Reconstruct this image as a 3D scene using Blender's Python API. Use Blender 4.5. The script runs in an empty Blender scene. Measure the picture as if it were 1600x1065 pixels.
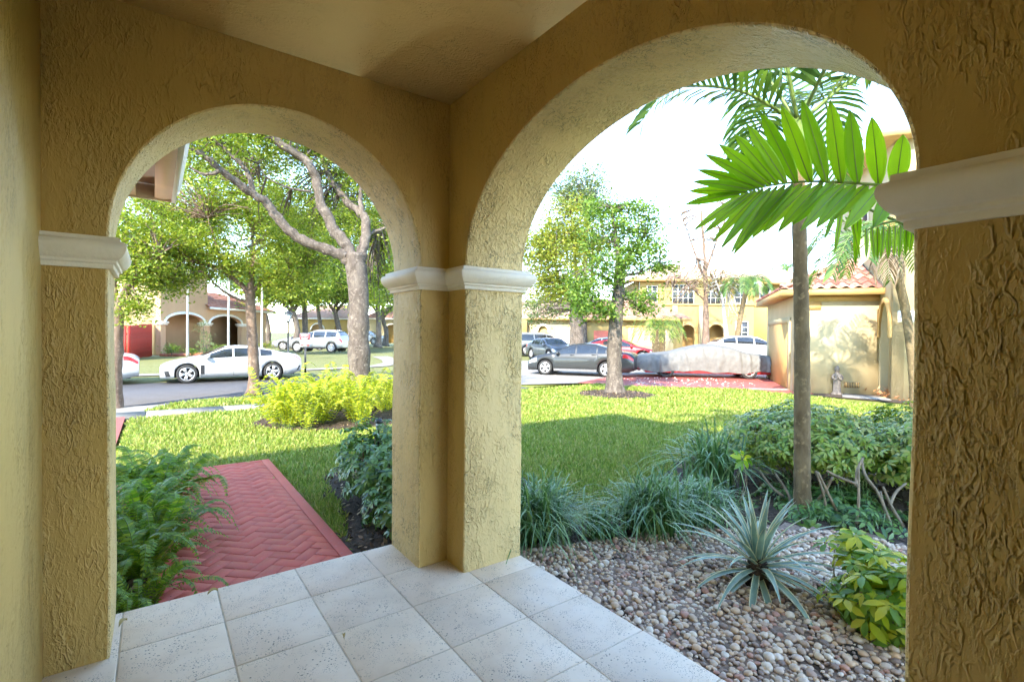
import bpy, bmesh, math, random
import numpy as np
from mathutils import Vector, Matrix

SC = bpy.context.scene
COL = SC.collection
RNG = np.random.default_rng(11)
random.seed(11)
R = math.radians

# ------------------------------------------------------------------ camera
YAW, PITCH, ROLL, FPX = 0.6253, -0.0145, 0.0092, 774.6     # FPX: focal length for a 1600 px wide frame
EYE = 1.5
cd = bpy.data.cameras.new('camera')
cam = bpy.data.objects.new('camera', cd)
COL.objects.link(cam)
cd.sensor_width = 36.0
cd.lens = FPX / 1600 * 36
cd.clip_start = 0.05
cd.clip_end = 3000
cam.matrix_world = (Matrix.Translation((0, 0, EYE)) @ Matrix.Rotation(-YAW, 4, 'Z')
                    @ Matrix.Rotation(math.pi / 2 + PITCH, 4, 'X') @ Matrix.Rotation(ROLL, 4, 'Z'))
SC.camera = cam

# ------------------------------------------------------------------ sky, sun, exposure
SUN_TO = Vector((-1.1, -0.73, 1.0)).normalized()            # from the ground towards the sun
SUN_EL = math.asin(SUN_TO.z)
SUN_AZ = math.atan2(SUN_TO.x, SUN_TO.y)
world = bpy.data.worlds.new('World')
SC.world = world
world.use_nodes = True
wn, wl = world.node_tree.nodes, world.node_tree.links
bg = wn['Background']
sky = wn.new('ShaderNodeTexSky')
sky.sky_type = 'NISHITA'
sky.sun_disc = False
sky.sun_elevation = SUN_EL
sky.sun_rotation = SUN_AZ
sky.air_density = 1.0
sky.dust_density = 0.0
sky.ozone_density = 1.6
bg.inputs['Strength'].default_value = 0.14
# thin cirrus over the whole dome
wtc = wn.new('ShaderNodeTexCoord')
wmp = wn.new('ShaderNodeMapping')
wmp.inputs['Scale'].default_value = (1.6, 2.6, 7.0)
wno = wn.new('ShaderNodeTexNoise')
wno.inputs['Scale'].default_value = 1.7
wno.inputs['Detail'].default_value = 7
wno.inputs['Distortion'].default_value = 0.5
wrp = wn.new('ShaderNodeValToRGB')
wrp.color_ramp.elements[0].position = 0.60
wrp.color_ramp.elements[1].position = 0.85
wrp.color_ramp.elements[1].color = (0.55, 0.55, 0.55, 1)
wmx = wn.new('ShaderNodeMix')
wmx.data_type = 'RGBA'
wmx.inputs['B'].default_value = (5.0, 5.6, 6.6, 1)
wl.new(wtc.outputs['Generated'], wmp.inputs['Vector'])
wl.new(wmp.outputs['Vector'], wno.inputs['Vector'])
wl.new(wno.outputs['Fac'], wrp.inputs['Fac'])
wl.new(wrp.outputs['Color'], wmx.inputs['Factor'])
wl.new(sky.outputs['Color'], wmx.inputs['A'])
wl.new(wmx.outputs['Result'], bg.inputs['Color'])

sd = bpy.data.lights.new('sun', 'SUN')
sd.energy = 2.0
sd.angle = R(1.0)
sd.color = (1.0, 0.91, 0.76)
sun = bpy.data.objects.new('sun', sd)
COL.objects.link(sun)
sun.rotation_euler = SUN_TO.to_track_quat('Z', 'Y').to_euler()
sun.location = (-20, -14, 20)

SC.view_settings.view_transform = 'Standard'
SC.view_settings.look = 'None'
SC.view_settings.exposure = 2.95
SC.view_settings.gamma = 1.0
SC.cycles.max_bounces = 7
SC.cycles.diffuse_bounces = 4
SC.cycles.glossy_bounces = 2
SC.cycles.transmission_bounces = 3
SC.cycles.use_adaptive_sampling = True
SC.cycles.adaptive_threshold = 0.04
SC.cycles.transparent_max_bounces = 8
SC.cycles.use_denoising = True

# ------------------------------------------------------------------ helpers: places
CY, SY = math.cos(YAW), math.sin(YAW)
def rd(r, d, z=0.0):
    "a point r metres right of and d metres ahead of the viewpoint, in scene axes"
    return Vector((r * CY + d * SY, -r * SY + d * CY, z))
def at(px, py, d):
    "the place seen at (px, py) in the photograph when it stands d metres ahead"
    return rd((px - 800) / FPX * d, d, EYE + (520.6 + (px - 800) * 0.0092 - py) / FPX * d)

# ------------------------------------------------------------------ helpers: meshes
def make_mesh(name, V, polys, smooth=False, mats=None, midx=None, uv=None):
    me = bpy.data.meshes.new(name)
    V = np.asarray(V, np.float32).reshape(-1, 3)
    arrs = [np.asarray(p, np.int32) for p in polys if len(p)]
    me.vertices.add(len(V))
    me.vertices.foreach_set('co', V.ravel())
    lt = np.concatenate([np.full(len(a), a.shape[1], np.int32) for a in arrs])
    lv = np.concatenate([a.ravel() for a in arrs])
    me.loops.add(len(lv))
    me.loops.foreach_set('vertex_index', lv)
    me.polygons.add(len(lt))
    me.polygons.foreach_set('loop_start', np.concatenate([[0], np.cumsum(lt)[:-1]]).astype(np.int32))
    if midx is not None:
        me.polygons.foreach_set('material_index', np.asarray(midx, np.int32))
    if smooth:
        me.polygons.foreach_set('use_smooth', np.ones(len(lt), bool))
    me.update(calc_edges=True)
    for m in (mats if isinstance(mats, (list, tuple)) else [mats] if mats else []):
        me.materials.append(m)
    return me

def link(name, me, parent=None, loc=None, rot=None):
    o = bpy.data.objects.new(name, me)
    COL.objects.link(o)
    if parent is not None:
        o.parent = parent
    if loc is not None:
        o.location = loc
    if rot is not None:
        o.rotation_euler = rot
    return o

def tag(o, label=None, cat=None, group=None, kind=None):
    if label: o['label'] = label
    if cat: o['category'] = cat
    if group: o['group'] = group
    if kind: o['kind'] = kind
    return o

def thing(name, label, cat, loc=(0, 0, 0), rz=0.0, group=None):
    o = bpy.data.objects.new(name, None)
    o.empty_display_size = 0.2
    COL.objects.link(o)
    o.location = loc
    o.rotation_euler = (0, 0, rz)
    return tag(o, label, cat, group)

def copy_tree(o, parent=None):
    c = o.copy()
    COL.objects.link(c)
    c.parent = parent
    for ch in list(o.children):
        copy_tree(ch, c)
    return c

class MB:
    "collects pieces of one mesh"
    def __init__(s):
        s.V, s.P, s.M, s.n = [], {}, {}, 0
    def add(s, V, F, m=0):
        V = np.asarray(V, float).reshape(-1, 3)
        for f in ([F] if isinstance(F, np.ndarray) else [F]):
            if isinstance(f, np.ndarray):
                s.P.setdefault(f.shape[1], []).append(f + s.n)
                s.M.setdefault(f.shape[1], []).append(np.full(len(f), m))
            else:
                for q in f:
                    q = np.asarray([q])
                    s.P.setdefault(q.shape[1], []).append(q + s.n)
                    s.M.setdefault(q.shape[1], []).append(np.full(1, m))
        s.V.append(V)
        s.n += len(V)
        return s
    def box(s, c, d, rz=0, m=0, tilt=None):
        x, y, z = d[0] / 2, d[1] / 2, d[2] / 2
        V = np.array([(i, j, k) for k in (-z, z) for j in (-y, y) for i in (-x, x)], float)
        if tilt is not None:
            V = V @ np.array(tilt.to_3x3()).T
        if rz:
            c_, s_ = math.cos(rz), math.sin(rz)
            V = np.stack([V[:, 0] * c_ - V[:, 1] * s_, V[:, 0] * s_ + V[:, 1] * c_, V[:, 2]], 1)
        V = V + np.asarray(c, float)
        return s.add(V, np.array([(0, 2, 3, 1), (4, 5, 7, 6), (0, 1, 5, 4), (2, 6, 7, 3), (0, 4, 6, 2), (1, 3, 7, 5)]), m)
    def span(s, a, b, m=0):
        a, b = np.minimum(a, b), np.maximum(a, b)
        return s.box((a + b) / 2, b - a, m=m)
    def tube(s, pts, rad, n=6, m=0, cap=True, flat=1.0):
        pts = np.asarray(pts, float)
        k = len(pts)
        rad = np.broadcast_to(np.asarray(rad, float), (k,))
        T = np.gradient(pts, axis=0)
        T /= np.linalg.norm(T, axis=1)[:, None] + 1e-9
        u = np.cross(T[0], (0.0, 0.0, 1.0) if abs(T[0][2]) < 0.9 else (1.0, 0, 0))
        u /= np.linalg.norm(u)
        a = np.arange(n) * 2 * math.pi / n
        V = np.zeros((k, n, 3))
        for i in range(k):
            u = u - T[i] * (u @ T[i])
            u /= np.linalg.norm(u) + 1e-9
            w = np.cross(T[i], u)
            V[i] = pts[i] + rad[i] * (np.cos(a)[:, None] * u + flat * np.sin(a)[:, None] * w)
        i, j = np.meshgrid(np.arange(k - 1), np.arange(n), indexing='ij')
        j2 = (j + 1) % n
        F = np.stack([i * n + j, i * n + j2, (i + 1) * n + j2, (i + 1) * n + j], -1).reshape(-1, 4)
        s.add(V, F, m)
        if cap:
            o = s.n - k * n
            for q in (np.arange(n)[::-1], np.arange(n) + (k - 1) * n):
                s.P.setdefault(n, []).append((q + o)[None])
                s.M.setdefault(n, []).append(np.full(1, m))
        return s
    def lathe(s, prof, n=16, c=(0, 0, 0), axis='z', m=0):
        prof = np.asarray(prof, float)
        a = np.arange(n) * 2 * math.pi / n
        k = len(prof)
        V = np.stack([prof[:, None, 0] * np.cos(a), prof[:, None, 0] * np.sin(a), np.repeat(prof[:, None, 1], n, 1)], -1).reshape(-1, 3)
        if axis == 'y':
            V = V[:, [0, 2, 1]] * np.array([1, 1, -1])
        if axis == 'x':
            V = V[:, [2, 0, 1]]
        i, j = np.meshgrid(np.arange(k - 1), np.arange(n), indexing='ij')
        j2 = (j + 1) % n
        F = np.stack([i * n + j, i * n + j2, (i + 1) * n + j2, (i + 1) * n + j], -1).reshape(-1, 4)
        return s.add(V + np.asarray(c, float), F, m)
    def sheet(s, G, m=0):
        "a grid of points (a, b, 3)"
        G = np.asarray(G, float)
        a, b = G.shape[:2]
        i, j = np.meshgrid(np.arange(a - 1), np.arange(b - 1), indexing='ij')
        return s.add(G.reshape(-1, 3), np.stack([i * b + j, i * b + j + 1, (i + 1) * b + j + 1, (i + 1) * b + j], -1).reshape(-1, 4), m)
    def prism(s, poly, z0, z1, m=0):
        n = len(poly)
        V = [(x, y, z0) for x, y in poly] + [(x, y, z1) for x, y in poly]
        F = [list(range(n))[::-1], list(range(n, 2 * n))] + [[i, (i + 1) % n, n + (i + 1) % n, n + i] for i in range(n)]
        return s.add(V, F, m)
    def mesh(s, name, mats=None, smooth=False):
        ks = list(s.P)
        return make_mesh(name, np.concatenate(s.V), [np.concatenate(s.P[k]) for k in ks], smooth, mats,
                         np.concatenate([np.concatenate(s.M[k]) for k in ks]))
    def build(s, name, mats=None, parent=None, smooth=False, loc=None, rot=None, bevel=0):
        o = link(name, s.mesh(name, mats, smooth), parent, loc, rot)
        if bevel:
            wd = o.modifiers.new('weld', 'WELD')
            wd.merge_threshold = 1e-4
            b = o.modifiers.new('bevel', 'BEVEL')
            b.width = bevel
            b.segments = 2
            b.limit_method = 'ANGLE'
            b.angle_limit = R(50)
        return o

# ------------------------------------------------------------------ helpers: materials
def lin(c):
    if isinstance(c, str):
        c = [int(c[i:i + 2], 16) / 255 for i in (0, 2, 4)]
        c = [x / 12.92 if x <= 0.04045 else ((x + 0.055) / 1.055) ** 2.4 for x in c]
    return (*c[:3], 1.0)

class NT:
    "small node-tree writer"
    def __init__(s, name):
        s.mat = bpy.data.materials.new(name)
        s.mat.use_nodes = True
        s.n, s.l = s.mat.node_tree.nodes, s.mat.node_tree.links
        s.b = s.n['Principled BSDF']
        s.out = s.n['Material Output']
    def new(s, t, **kw):
        nd = s.n.new(t)
        for k, v in kw.items():
            if k in nd.inputs.keys():
                s.set(nd.inputs[k], v)
            else:
                setattr(nd, k, v)
        return nd
    def set(s, sock, v):
        if isinstance(v, bpy.types.NodeSocket):
            s.l.new(v, sock)
        else:
            sock.default_value = v
    def coord(s, scale=(1, 1, 1), kind='Object'):
        tc = s.new('ShaderNodeTexCoord')
        mp = s.new('ShaderNodeMapping')
        mp.inputs['Scale'].default_value = scale
        s.l.new(tc.outputs[kind], mp.inputs['Vector'])
        return mp.outputs['Vector']
    def noise(s, vec, scale, detail=4, rough=0.55, dist=0.0):
        nd = s.new('ShaderNodeTexNoise')
        s.l.new(vec, nd.inputs['Vector'])
        nd.inputs['Scale'].default_value = scale
        nd.inputs['Detail'].default_value = detail
        nd.inputs['Roughness'].default_value = rough
        nd.inputs['Distortion'].default_value = dist
        return nd.outputs['Fac']
    def ramp(s, fac, stops):
        nd = s.new('ShaderNodeValToRGB')
        cr = nd.color_ramp
        while len(cr.elements) < len(stops):
            cr.elements.new(0.5)
        for e, (p, c) in zip(cr.elements, stops):
            e.position = p
            e.color = lin(c) if not isinstance(c, (int, float)) else (c, c, c, 1)
        s.l.new(fac, nd.inputs['Fac'])
        return nd.outputs['Color']
    def mix(s, fac, a, b, mode='MIX'):
        nd = s.new('ShaderNodeMix', data_type='RGBA', blend_type=mode)
        s.set(nd.inputs['Factor'], fac)
        s.set(nd.inputs['A'], a if isinstance(a, bpy.types.NodeSocket) else lin(a))
        s.set(nd.inputs['B'], b if isinstance(b, bpy.types.NodeSocket) else lin(b))
        return nd.outputs['Result']
    def math(s, op, a, b=0.0):
        nd = s.new('ShaderNodeMath', operation=op)
        s.set(nd.inputs[0], a)
        s.set(nd.inputs[1], b)
        return nd.outputs[0]
    def bump(s, h, strength, dist, normal=None):
        nd = s.new('ShaderNodeBump')
        nd.inputs['Strength'].default_value = strength
        nd.inputs['Distance'].default_value = dist
        s.l.new(h, nd.inputs['Height'])
        if normal is not None:
            s.l.new(normal, nd.inputs['Normal'])
        return nd.outputs['Normal']
    def fin(s, color=None, rough=None, normal=None, metallic=None, **kw):
        if color is not None:
            s.set(s.b.inputs['Base Color'], color if isinstance(color, bpy.types.NodeSocket) else lin(color))
        if rough is not None:
            s.set(s.b.inputs['Roughness'], rough)
        if normal is not None:
            s.l.new(normal, s.b.inputs['Normal'])
        if metallic is not None:
            s.set(s.b.inputs['Metallic'], metallic)
        for k, v in kw.items():
            s.set(s.b.inputs[k], v)
        return s.mat

def simple(name, c, rough=0.6, var=0.12, scale=6.0, bump=0.0, bscale=40.0, metallic=0.0, coat=0.0, spec=None):
    t = NT(name)
    v = t.coord()
    n = t.noise(v, scale, 5)
    c0 = lin(c)
    dark = [x * (1 - var) for x in c0[:3]]
    lite = [min(1, x * (1 + var)) for x in c0[:3]]
    colr = t.ramp(n, [(0.3, dark), (0.7, lite)])
    nrm = t.bump(t.noise(v, bscale, 4), bump, 0.01) if bump else None
    kw = {}
    if coat:
        kw['Coat Weight'] = coat
        kw['Coat Roughness'] = 0.04
    if spec is not None:
        kw['Specular IOR Level'] = spec
    return t.fin(colr, rough, nrm, metallic, **kw)

def stucco(name, c, depth=0.006, scale=1.0, pit=None, stretch=0.42, rough=0.5, strength=1.0, grime=0.6, streaks=True, cover=0.0):
    "skip-trowel render under semi-gloss paint: short ridges and flakes dragged downwards, smooth areas between"
    t = NT(name)
    v = t.coord((1, 1, stretch))
    n1 = t.noise(v, 21 * scale, 2, 0.5, 0.45)
    d1 = t.math('ABSOLUTE', t.math('SUBTRACT', n1, 0.5))
    ridge = t.ramp(d1, [(0.0, 1.0), (0.022, 0.8), (0.06, 0.0)])
    n2 = t.noise(v, 38 * scale, 3, 0.6, 0.2)
    flake = t.ramp(n2, [(0.47, 0.0), (0.53, 0.8), (0.62, 1.0)])
    n4 = t.noise(v, 75 * scale, 2, 0.5, 0.2)
    crumb = t.ramp(n4, [(0.50, 0.0), (0.60, 1.0)])
    area = t.ramp(t.noise(v, 3.2 * scale, 4, 0.65, 0.3), [(0.42 - cover, 0.06), (0.60 - cover, 1.0)])
    area2 = t.ramp(t.noise(v, 2.4 * scale, 4, 0.65), [(0.45 - cover, 0.05), (0.62 - cover, 1.0)])
    breaks = t.ramp(t.noise(v, 11 * scale, 3, 0.6), [(0.42, 0.0), (0.56, 1.0)])
    roll = t.noise(v, 6 * scale, 3, 0.5)
    fine = t.noise(v, 190 * scale, 3, 0.6)
    h = t.math('MULTIPLY', t.math('MULTIPLY', ridge, breaks), t.math('MULTIPLY', area, 0.55))
    h = t.math('ADD', h, t.math('MULTIPLY', t.math('MULTIPLY', flake, area2), 0.45))
    h = t.math('ADD', h, t.math('MULTIPLY', t.math('MULTIPLY', crumb, area), 0.16))
    h = t.math('ADD', h, t.math('ADD', t.math('MULTIPLY', fine, 0.04), t.math('MULTIPLY', roll, 0.55)))
    broad = t.noise(v, 0.9, 4, 0.6)
    c0 = lin(c)[:3]
    colr = t.ramp(broad, [(0.25, [x * 0.88 for x in c0]), (0.75, [min(1, x * 1.06) for x in c0])])
    if pit:
        # grime caught under some of the flakes
        band = t.ramp(n2, [(0.425, 0.0), (0.455, 1.0), (0.485, 0.0)])
        g = t.math('MULTIPLY', band, area2)
        g = t.math('MULTIPLY', g, t.ramp(t.noise(v, 9 * scale, 3), [(0.50 - cover, 0.0), (0.60 - cover, grime)]))
        colr = t.mix(g, colr, pit)
    if streaks:
        streak = t.noise(t.coord((1, 1, 0.12)), 5, 4, 0.6)
        colr = t.mix(t.ramp(streak, [(0.52, 0.0), (0.72, 0.22)]), colr, [x * 0.55 for x in c0])
    return t.fin(colr, rough, t.bump(h, strength, depth))

def leafmat(name, cols, rough=0.45, trans=0.35, tcol=None, spec=0.4):
    "foliage: each leaf its own tint; light also passes through"
    t = NT(name)
    g = t.new('ShaderNodeNewGeometry')
    k = len(cols)
    colr = t.ramp(g.outputs['Random Per Island'], [((i + 0.5) / k, c) for i, c in enumerate(cols)])
    t.fin(colr, rough, **{'Specular IOR Level': spec})
    tr = t.new('ShaderNodeBsdfTranslucent')
    t.l.new(t.mix(1.0, colr, tcol or (1.5, 1.5, 0.6), 'MULTIPLY'), tr.inputs['Color'])
    mx = t.new('ShaderNodeMixShader')
    mx.inputs['Fac'].default_value = trans
    t.l.new(t.b.outputs[0], mx.inputs[1])
    t.l.new(tr.outputs[0], mx.inputs[2])
    t.l.new(mx.outputs[0], t.out.inputs['Surface'])
    return t.mat

M = {}
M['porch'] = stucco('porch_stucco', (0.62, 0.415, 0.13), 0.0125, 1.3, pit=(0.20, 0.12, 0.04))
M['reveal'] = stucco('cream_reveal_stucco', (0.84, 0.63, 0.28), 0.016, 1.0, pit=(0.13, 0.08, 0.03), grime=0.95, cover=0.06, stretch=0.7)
M['housewall'] = stucco('gold_house_stucco', (0.80, 0.60, 0.22), 0.010, 1.0, pit=(0.25, 0.16, 0.05))
M['ceiling'] = stucco('ceiling_stucco', (0.88, 0.61, 0.22), 0.005, 0.9, pit=(0.40, 0.26, 0.10), stretch=1.0, rough=0.9, streaks=False)
M['capital'] = simple('capital_paint', (0.85, 0.76, 0.62), 0.5, 0.06, 9, 0.25, 60)
M['cream'] = simple('cream_render', (0.47, 0.375, 0.21), 0.85, 0.06, 1.5, 0.3, 30)
M['peach'] = simple('peach_render', (0.50, 0.32, 0.18), 0.85, 0.07, 1.2, 0.3, 30)
M['yellow'] = simple('yellow_render', (0.40, 0.28, 0.10), 0.85, 0.06, 1.2, 0.3, 30)
M['trimtan'] = simple('tan_trim', (0.50, 0.31, 0.11), 0.7, 0.08, 4)
M['trimwhite'] = simple('white_trim', (0.76, 0.72, 0.64), 0.55, 0.06, 5)
M['fasciapeach'] = simple('peach_fascia', (0.92, 0.64, 0.44), 0.6, 0.06, 5)

# ------------------------------------------------------------------ helpers: walls with arched openings
def arch_wall(mb, O, U, N, t, u0, u1, z0, z1, ops, jit=0.0, seg=36, m=0, ch=0.0, mr=None):
    """wall in the plane through O along U, thickness t along N; ops: (ua, ub, sill, spring, rise);
    ch rounds the edges of the openings"""
    O, U, N = np.asarray(O, float), np.asarray(U, float), np.asarray(N, float)
    def P(u, z, w):
        return O + U * u + N * w + np.array([0, 0, z])
    mr = m if mr is None else mr          # paint of the reveals and the outer face
    def quad(a, b, c, d, k=m):
        mb.add([a, b, c, d], np.array([[0, 1, 2, 3]]), k)
    def both(pts):
        for w in (0, t):
            quad(*[P(u, z, w) for u, z in pts], k=m if w == 0 else mr)
    cur = u0
    for n_, (ua, ub, sill, spr, rise) in enumerate(ops):
        nz = 14
        zz = np.linspace(sill, spr, nz + 1)
        uc, hw = (ua + ub) / 2, (ub - ua) / 2
        def outline(e):
            "edge of the opening, pushed e into the wall, hand-made wobble included"
            wob = lambda s: jit * (math.sin(3.1 * s + ua) + .7 * math.sin(7.3 * s + 2 * ua))
            L = [(ua - e + wob(z), z) for z in zz[:-1]]
            for i in range(seg + 1):
                th = math.pi * (1 - i / seg)
                k = wob(spr + .9 * i / seg) if 0 < i < seg else 0
                L.append((uc + (hw + e + k) * math.cos(th), spr + (rise + e + k) * math.sin(th) - (e if False else 0)))
            return L + [(ub + e + wob(z + 5), z) for z in zz[:-1][::-1]]
        rings = [(0.0, ch), (.29 * ch, .29 * ch), (ch, 0.0), (t - ch, 0.0), (t - .29 * ch, .29 * ch), (t, ch)] if ch else [(0.0, 0.0), (t, 0.0)]
        G = np.array([[P(u, z, w) for u, z in outline(e)] for w, e in rings])
        mb.sheet(G, mr)
        line = outline(ch)
        nxt = ops[n_ + 1:]
        stop = (ub + nxt[0][0]) / 2 if nxt else u1
        if sill > z0:
            both([(cur, z0), (stop, z0), (stop, sill), (cur, sill)])
        A, B = line[:nz + 1], line[nz + seg:][::-1]
        for i in range(nz):
            both([(cur, A[i][1]), A[i], A[i + 1], (cur, A[i + 1][1])])
            both([B[i], (stop, B[i][1]), (stop, B[i + 1][1]), B[i + 1]])
        both([(cur, spr), A[nz], (A[nz][0], z1), (cur, z1)])
        both([B[nz], (stop, spr), (stop, z1), (B[nz][0], z1)])
        for i in range(nz, nz + seg):
            (a, za), (b_, zb) = line[i], line[i + 1]
            both([(a, za), (b_, zb), (b_, z1), (a, z1)])
        cur = stop
    if not ops:
        both([(u0, z0), (u1, z0), (u1, z1), (u0, z1)])
    for u in (u0, u1):
        quad(P(u, z0, 0), P(u, z1, 0), P(u, z1, t), P(u, z0, t))
    quad(P(u0, z1, 0), P(u1, z1, 0), P(u1, z1, t), P(u0, z1, t))
    return mb

def sweep(mb, path, prof, closed, m=0):
    "mouldings: profile (offset, z) swept along a plan polyline, mitred; outward is to the right of travel"
    pts = [np.array(p, float) for p in path]
    n = len(pts)
    offs = []
    for i in range(n):
        a = pts[i] - pts[i - 1] if (closed or i > 0) else pts[i + 1] - pts[i]
        b_ = pts[(i + 1) % n] - pts[i] if (closed or i < n - 1) else pts[i] - pts[i - 1]
        a, b_ = a / np.linalg.norm(a), b_ / np.linalg.norm(b_)
        na, nb = np.array([a[1], -a[0]]), np.array([b_[1], -b_[0]])
        d = na + nb
        offs.append(d / (1 + na @ nb))
    G = np.array([[(*(p + o * w), z) for w, z in prof] for p, o in zip(pts, offs)])
    if closed:
        G = np.concatenate([G, G[:1]])
    mb.sheet(G, m)
    if not closed:
        for g in (G[0], G[-1]):
            mb.add(g, [list(range(len(g)))], m)
    return mb

# ================================================================== the setting: ground
def gz(x, y):
    "height of the front yard"
    dist = np.clip((np.hypot(np.maximum(np.asarray(x) - 1.0, 0) * 0.8, np.maximum(np.asarray(y) - 2.5, 0)) - 1.0) / 10.0, 0, 1)
    return -0.17 - 0.19 * dist * dist * (3 - 2 * dist)

def ground_mat(name, stops, scale=5, rough=0.95, bump=0.6, bscale=60, detail=6):
    t = NT(name)
    v = t.coord()
    n = t.noise(v, scale, detail, 0.65)
    big = t.noise(v, scale * 0.09, 3)
    c = t.ramp(n, stops)
    c = t.mix(t.math('MULTIPLY', big, 0.45), c, t.mix(1.0, c, (0.55, 0.52, 0.4), 'MULTIPLY'))
    return t.fin(c, rough, t.bump(t.noise(v, bscale, 5), bump, 0.02))

M['turf'] = ground_mat('turf', [(0.3, (0.11, 0.13, 0.015)), (0.5, (0.19, 0.22, 0.025)), (0.7, (0.29, 0.29, 0.05))], 22)
M['dryturf'] = ground_mat('dry_turf', [(0.3, (0.09, 0.12, 0.025)), (0.5, (0.17, 0.18, 0.05)), (0.72, (0.28, 0.23, 0.11))], 9)
M['soil'] = ground_mat('soil_mulch', [(0.3, (0.022, 0.015, 0.010)), (0.5, (0.06, 0.04, 0.026)), (0.7, (0.13, 0.09, 0.06))], 26, bump=1.0, bscale=45)
M['asphalt'] = ground_mat('asphalt', [(0.3, (0.085, 0.08, 0.085)), (0.7, (0.13, 0.125, 0.13))], 30, 0.9, 0.4, 160)
M['concrete'] = ground_mat('concrete', [(0.3, (0.24, 0.22, 0.20)), (0.7, (0.32, 0.30, 0.27))], 12, 0.85, 0.3, 120)
def redpaint(name, base):
    t = NT(name)
    v = t.coord(kind='Object')
    g = t.new('ShaderNodeNewGeometry')
    oi = t.new('ShaderNodeObjectInfo')
    n = t.noise(g.outputs['Position'], 3.0, 6, 0.6)
    worn = t.noise(g.outputs['Position'], 26, 5, 0.65)
    b = lin(base)[:3]
    c = t.ramp(n, [(0.3, [x * 0.82 for x in b]), (0.7, [min(1, x * 1.1) for x in b])])
    c = t.mix(t.math('MULTIPLY', oi.outputs['Random'], 0.45), c, (b[0] * 0.62, b[1] * 0.75, b[2] * 0.85))
    c = t.mix(t.ramp(worn, [(0.60, 0.0), (0.72, 0.5)]), c, (0.42, 0.25, 0.22))
    return t.fin(c, 0.55, t.bump(t.noise(g.outputs['Position'], 70, 5), 0.5, 0.004))
M['redbrick'] = redpaint('red_painted_paver', (0.66, 0.125, 0.08))
M['reddrive'] = redpaint('red_driveway_paint', (0.40, 0.10, 0.075))

def sheet_obj(name, poly, z, mat, kind='structure', parent=None):
    mb = MB()
    mb.add([(x, y, z) for x, y in poly], [list(range(len(poly)))])
    o = mb.build(name, mat, parent)
    return tag(o, kind=kind) if kind else o

mb = MB()
xs = np.concatenate([np.linspace(-900, -40, 8), np.linspace(-30, 60, 31), np.linspace(80, 900, 8)])
ys = np.concatenate([np.linspace(-900, -40, 8), np.linspace(-30, 90, 41), np.linspace(110, 900, 8)])
X, Y = np.meshgrid(xs, ys, indexing='ij')
Z = -0.50 + 0.004 * np.clip(np.hypot(X, Y) - 26, 0, 60)
mb.sheet(np.stack([X, Y, Z], -1))
tag(mb.build('ground', M['dryturf'], smooth=True), kind='structure')

mb = MB()
X, Y = np.meshgrid(np.linspace(-0.45, 24, 120), np.linspace(-9, 13.1, 110), indexing='ij')
mb.sheet(np.stack([X, Y, gz(X, Y)], -1))
tag(mb.build('lawn', M['turf'], smooth=True), kind='structure')

# near pavement: slabs with joints, grass strip, street, far verge
pav = MB().box((2.9, 13.55, -0.388), (13.6, 0.98, 0.05)).build('sidewalk', simple('joint_dirt', (0.16, 0.14, 0.11), 0.95))
tag(pav, kind='structure')
slab_me = MB().box((0, 0, 0), (1.485, 0.94, 0.05)).mesh('slab', M['concrete'])
for i in range(9):
    s = link('slab', slab_me, pav, (-2.4 + 1.5 * i, 13.55, -0.362 + RNG.normal(0, 0.002)))
road = MB().box((10, 19.25, -0.475), (170, 6.9, 0.05)).build('road', M['asphalt'])
tag(road, kind='structure')
apron = [(-4.6, 14.06), (-0.55, 14.06), (-0.1, 14.3), (0.55, 15.2), (0.9, 15.82), (-4.8, 15.82)]
sheet_obj('driveway_apron', apron, -0.428, M['concrete'])
drv = sheet_obj('driveway', [(-6, 5.2), (-0.49, 5.2), (-0.49, 13.05), (-6, 13.05)], -0.30, M['reddrive'])
mb = MB()
X, Y = np.meshgrid(np.linspace(-0.6, 60, 60), np.linspace(14.05, 15.8, 5), indexing='ij')
keep = np.stack([X, Y, -0.415 + 0.06 * np.sin((Y - 14.05) / 1.75 * math.pi)], -1)
keep[:, :, 0] = np.maximum(keep[:, :, 0], -0.3 + np.clip((Y - 14.2) * 0.75, 0, 2))
mb.sheet(keep)
tag(mb.build('verge', M['turf'], smooth=True), kind='structure')
# far side: verge, curved pavement, cross street
mb = MB()
X, Y = np.meshgrid(np.linspace(-40, 60, 60), np.linspace(22.7, 38, 14), indexing='ij')
mb.sheet(np.stack([X, Y, -0.44 + 0.30 * np.clip((Y - 22.7) / 15, 0, 1)], -1))
tag(mb.build('far_verge', M['dryturf'], smooth=True), kind='structure')
def zfar(y): return -0.44 + 0.30 * min(1, max(0, (y - 22.7) / 15))
far_path = [(-30, 25.75), (5, 25.75), (8.2, 25.9), (10.2, 26.6), (11.6, 28.3), (12.4, 30.6), (13.0, 34)]
mb = MB()
L_, R_ = [], []
for i, p in enumerate(far_path):
    a = np.array(far_path[max(i - 1, 0)]); b = np.array(far_path[min(i + 1, len(far_path) - 1)])
    tdir = (b - a) / np.linalg.norm(b - a)
    nrm = np.array([-tdir[1], tdir[0]]) * 0.55
    L_.append((*(np.array(p) + nrm), zfar(p[1]) + 0.03)); R_.append((*(np.array(p) - nrm), zfar(p[1]) + 0.03))
mb.sheet(np.array([L_, R_]))
tag(mb.build('far_sidewalk', M['concrete']), kind='structure')

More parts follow.
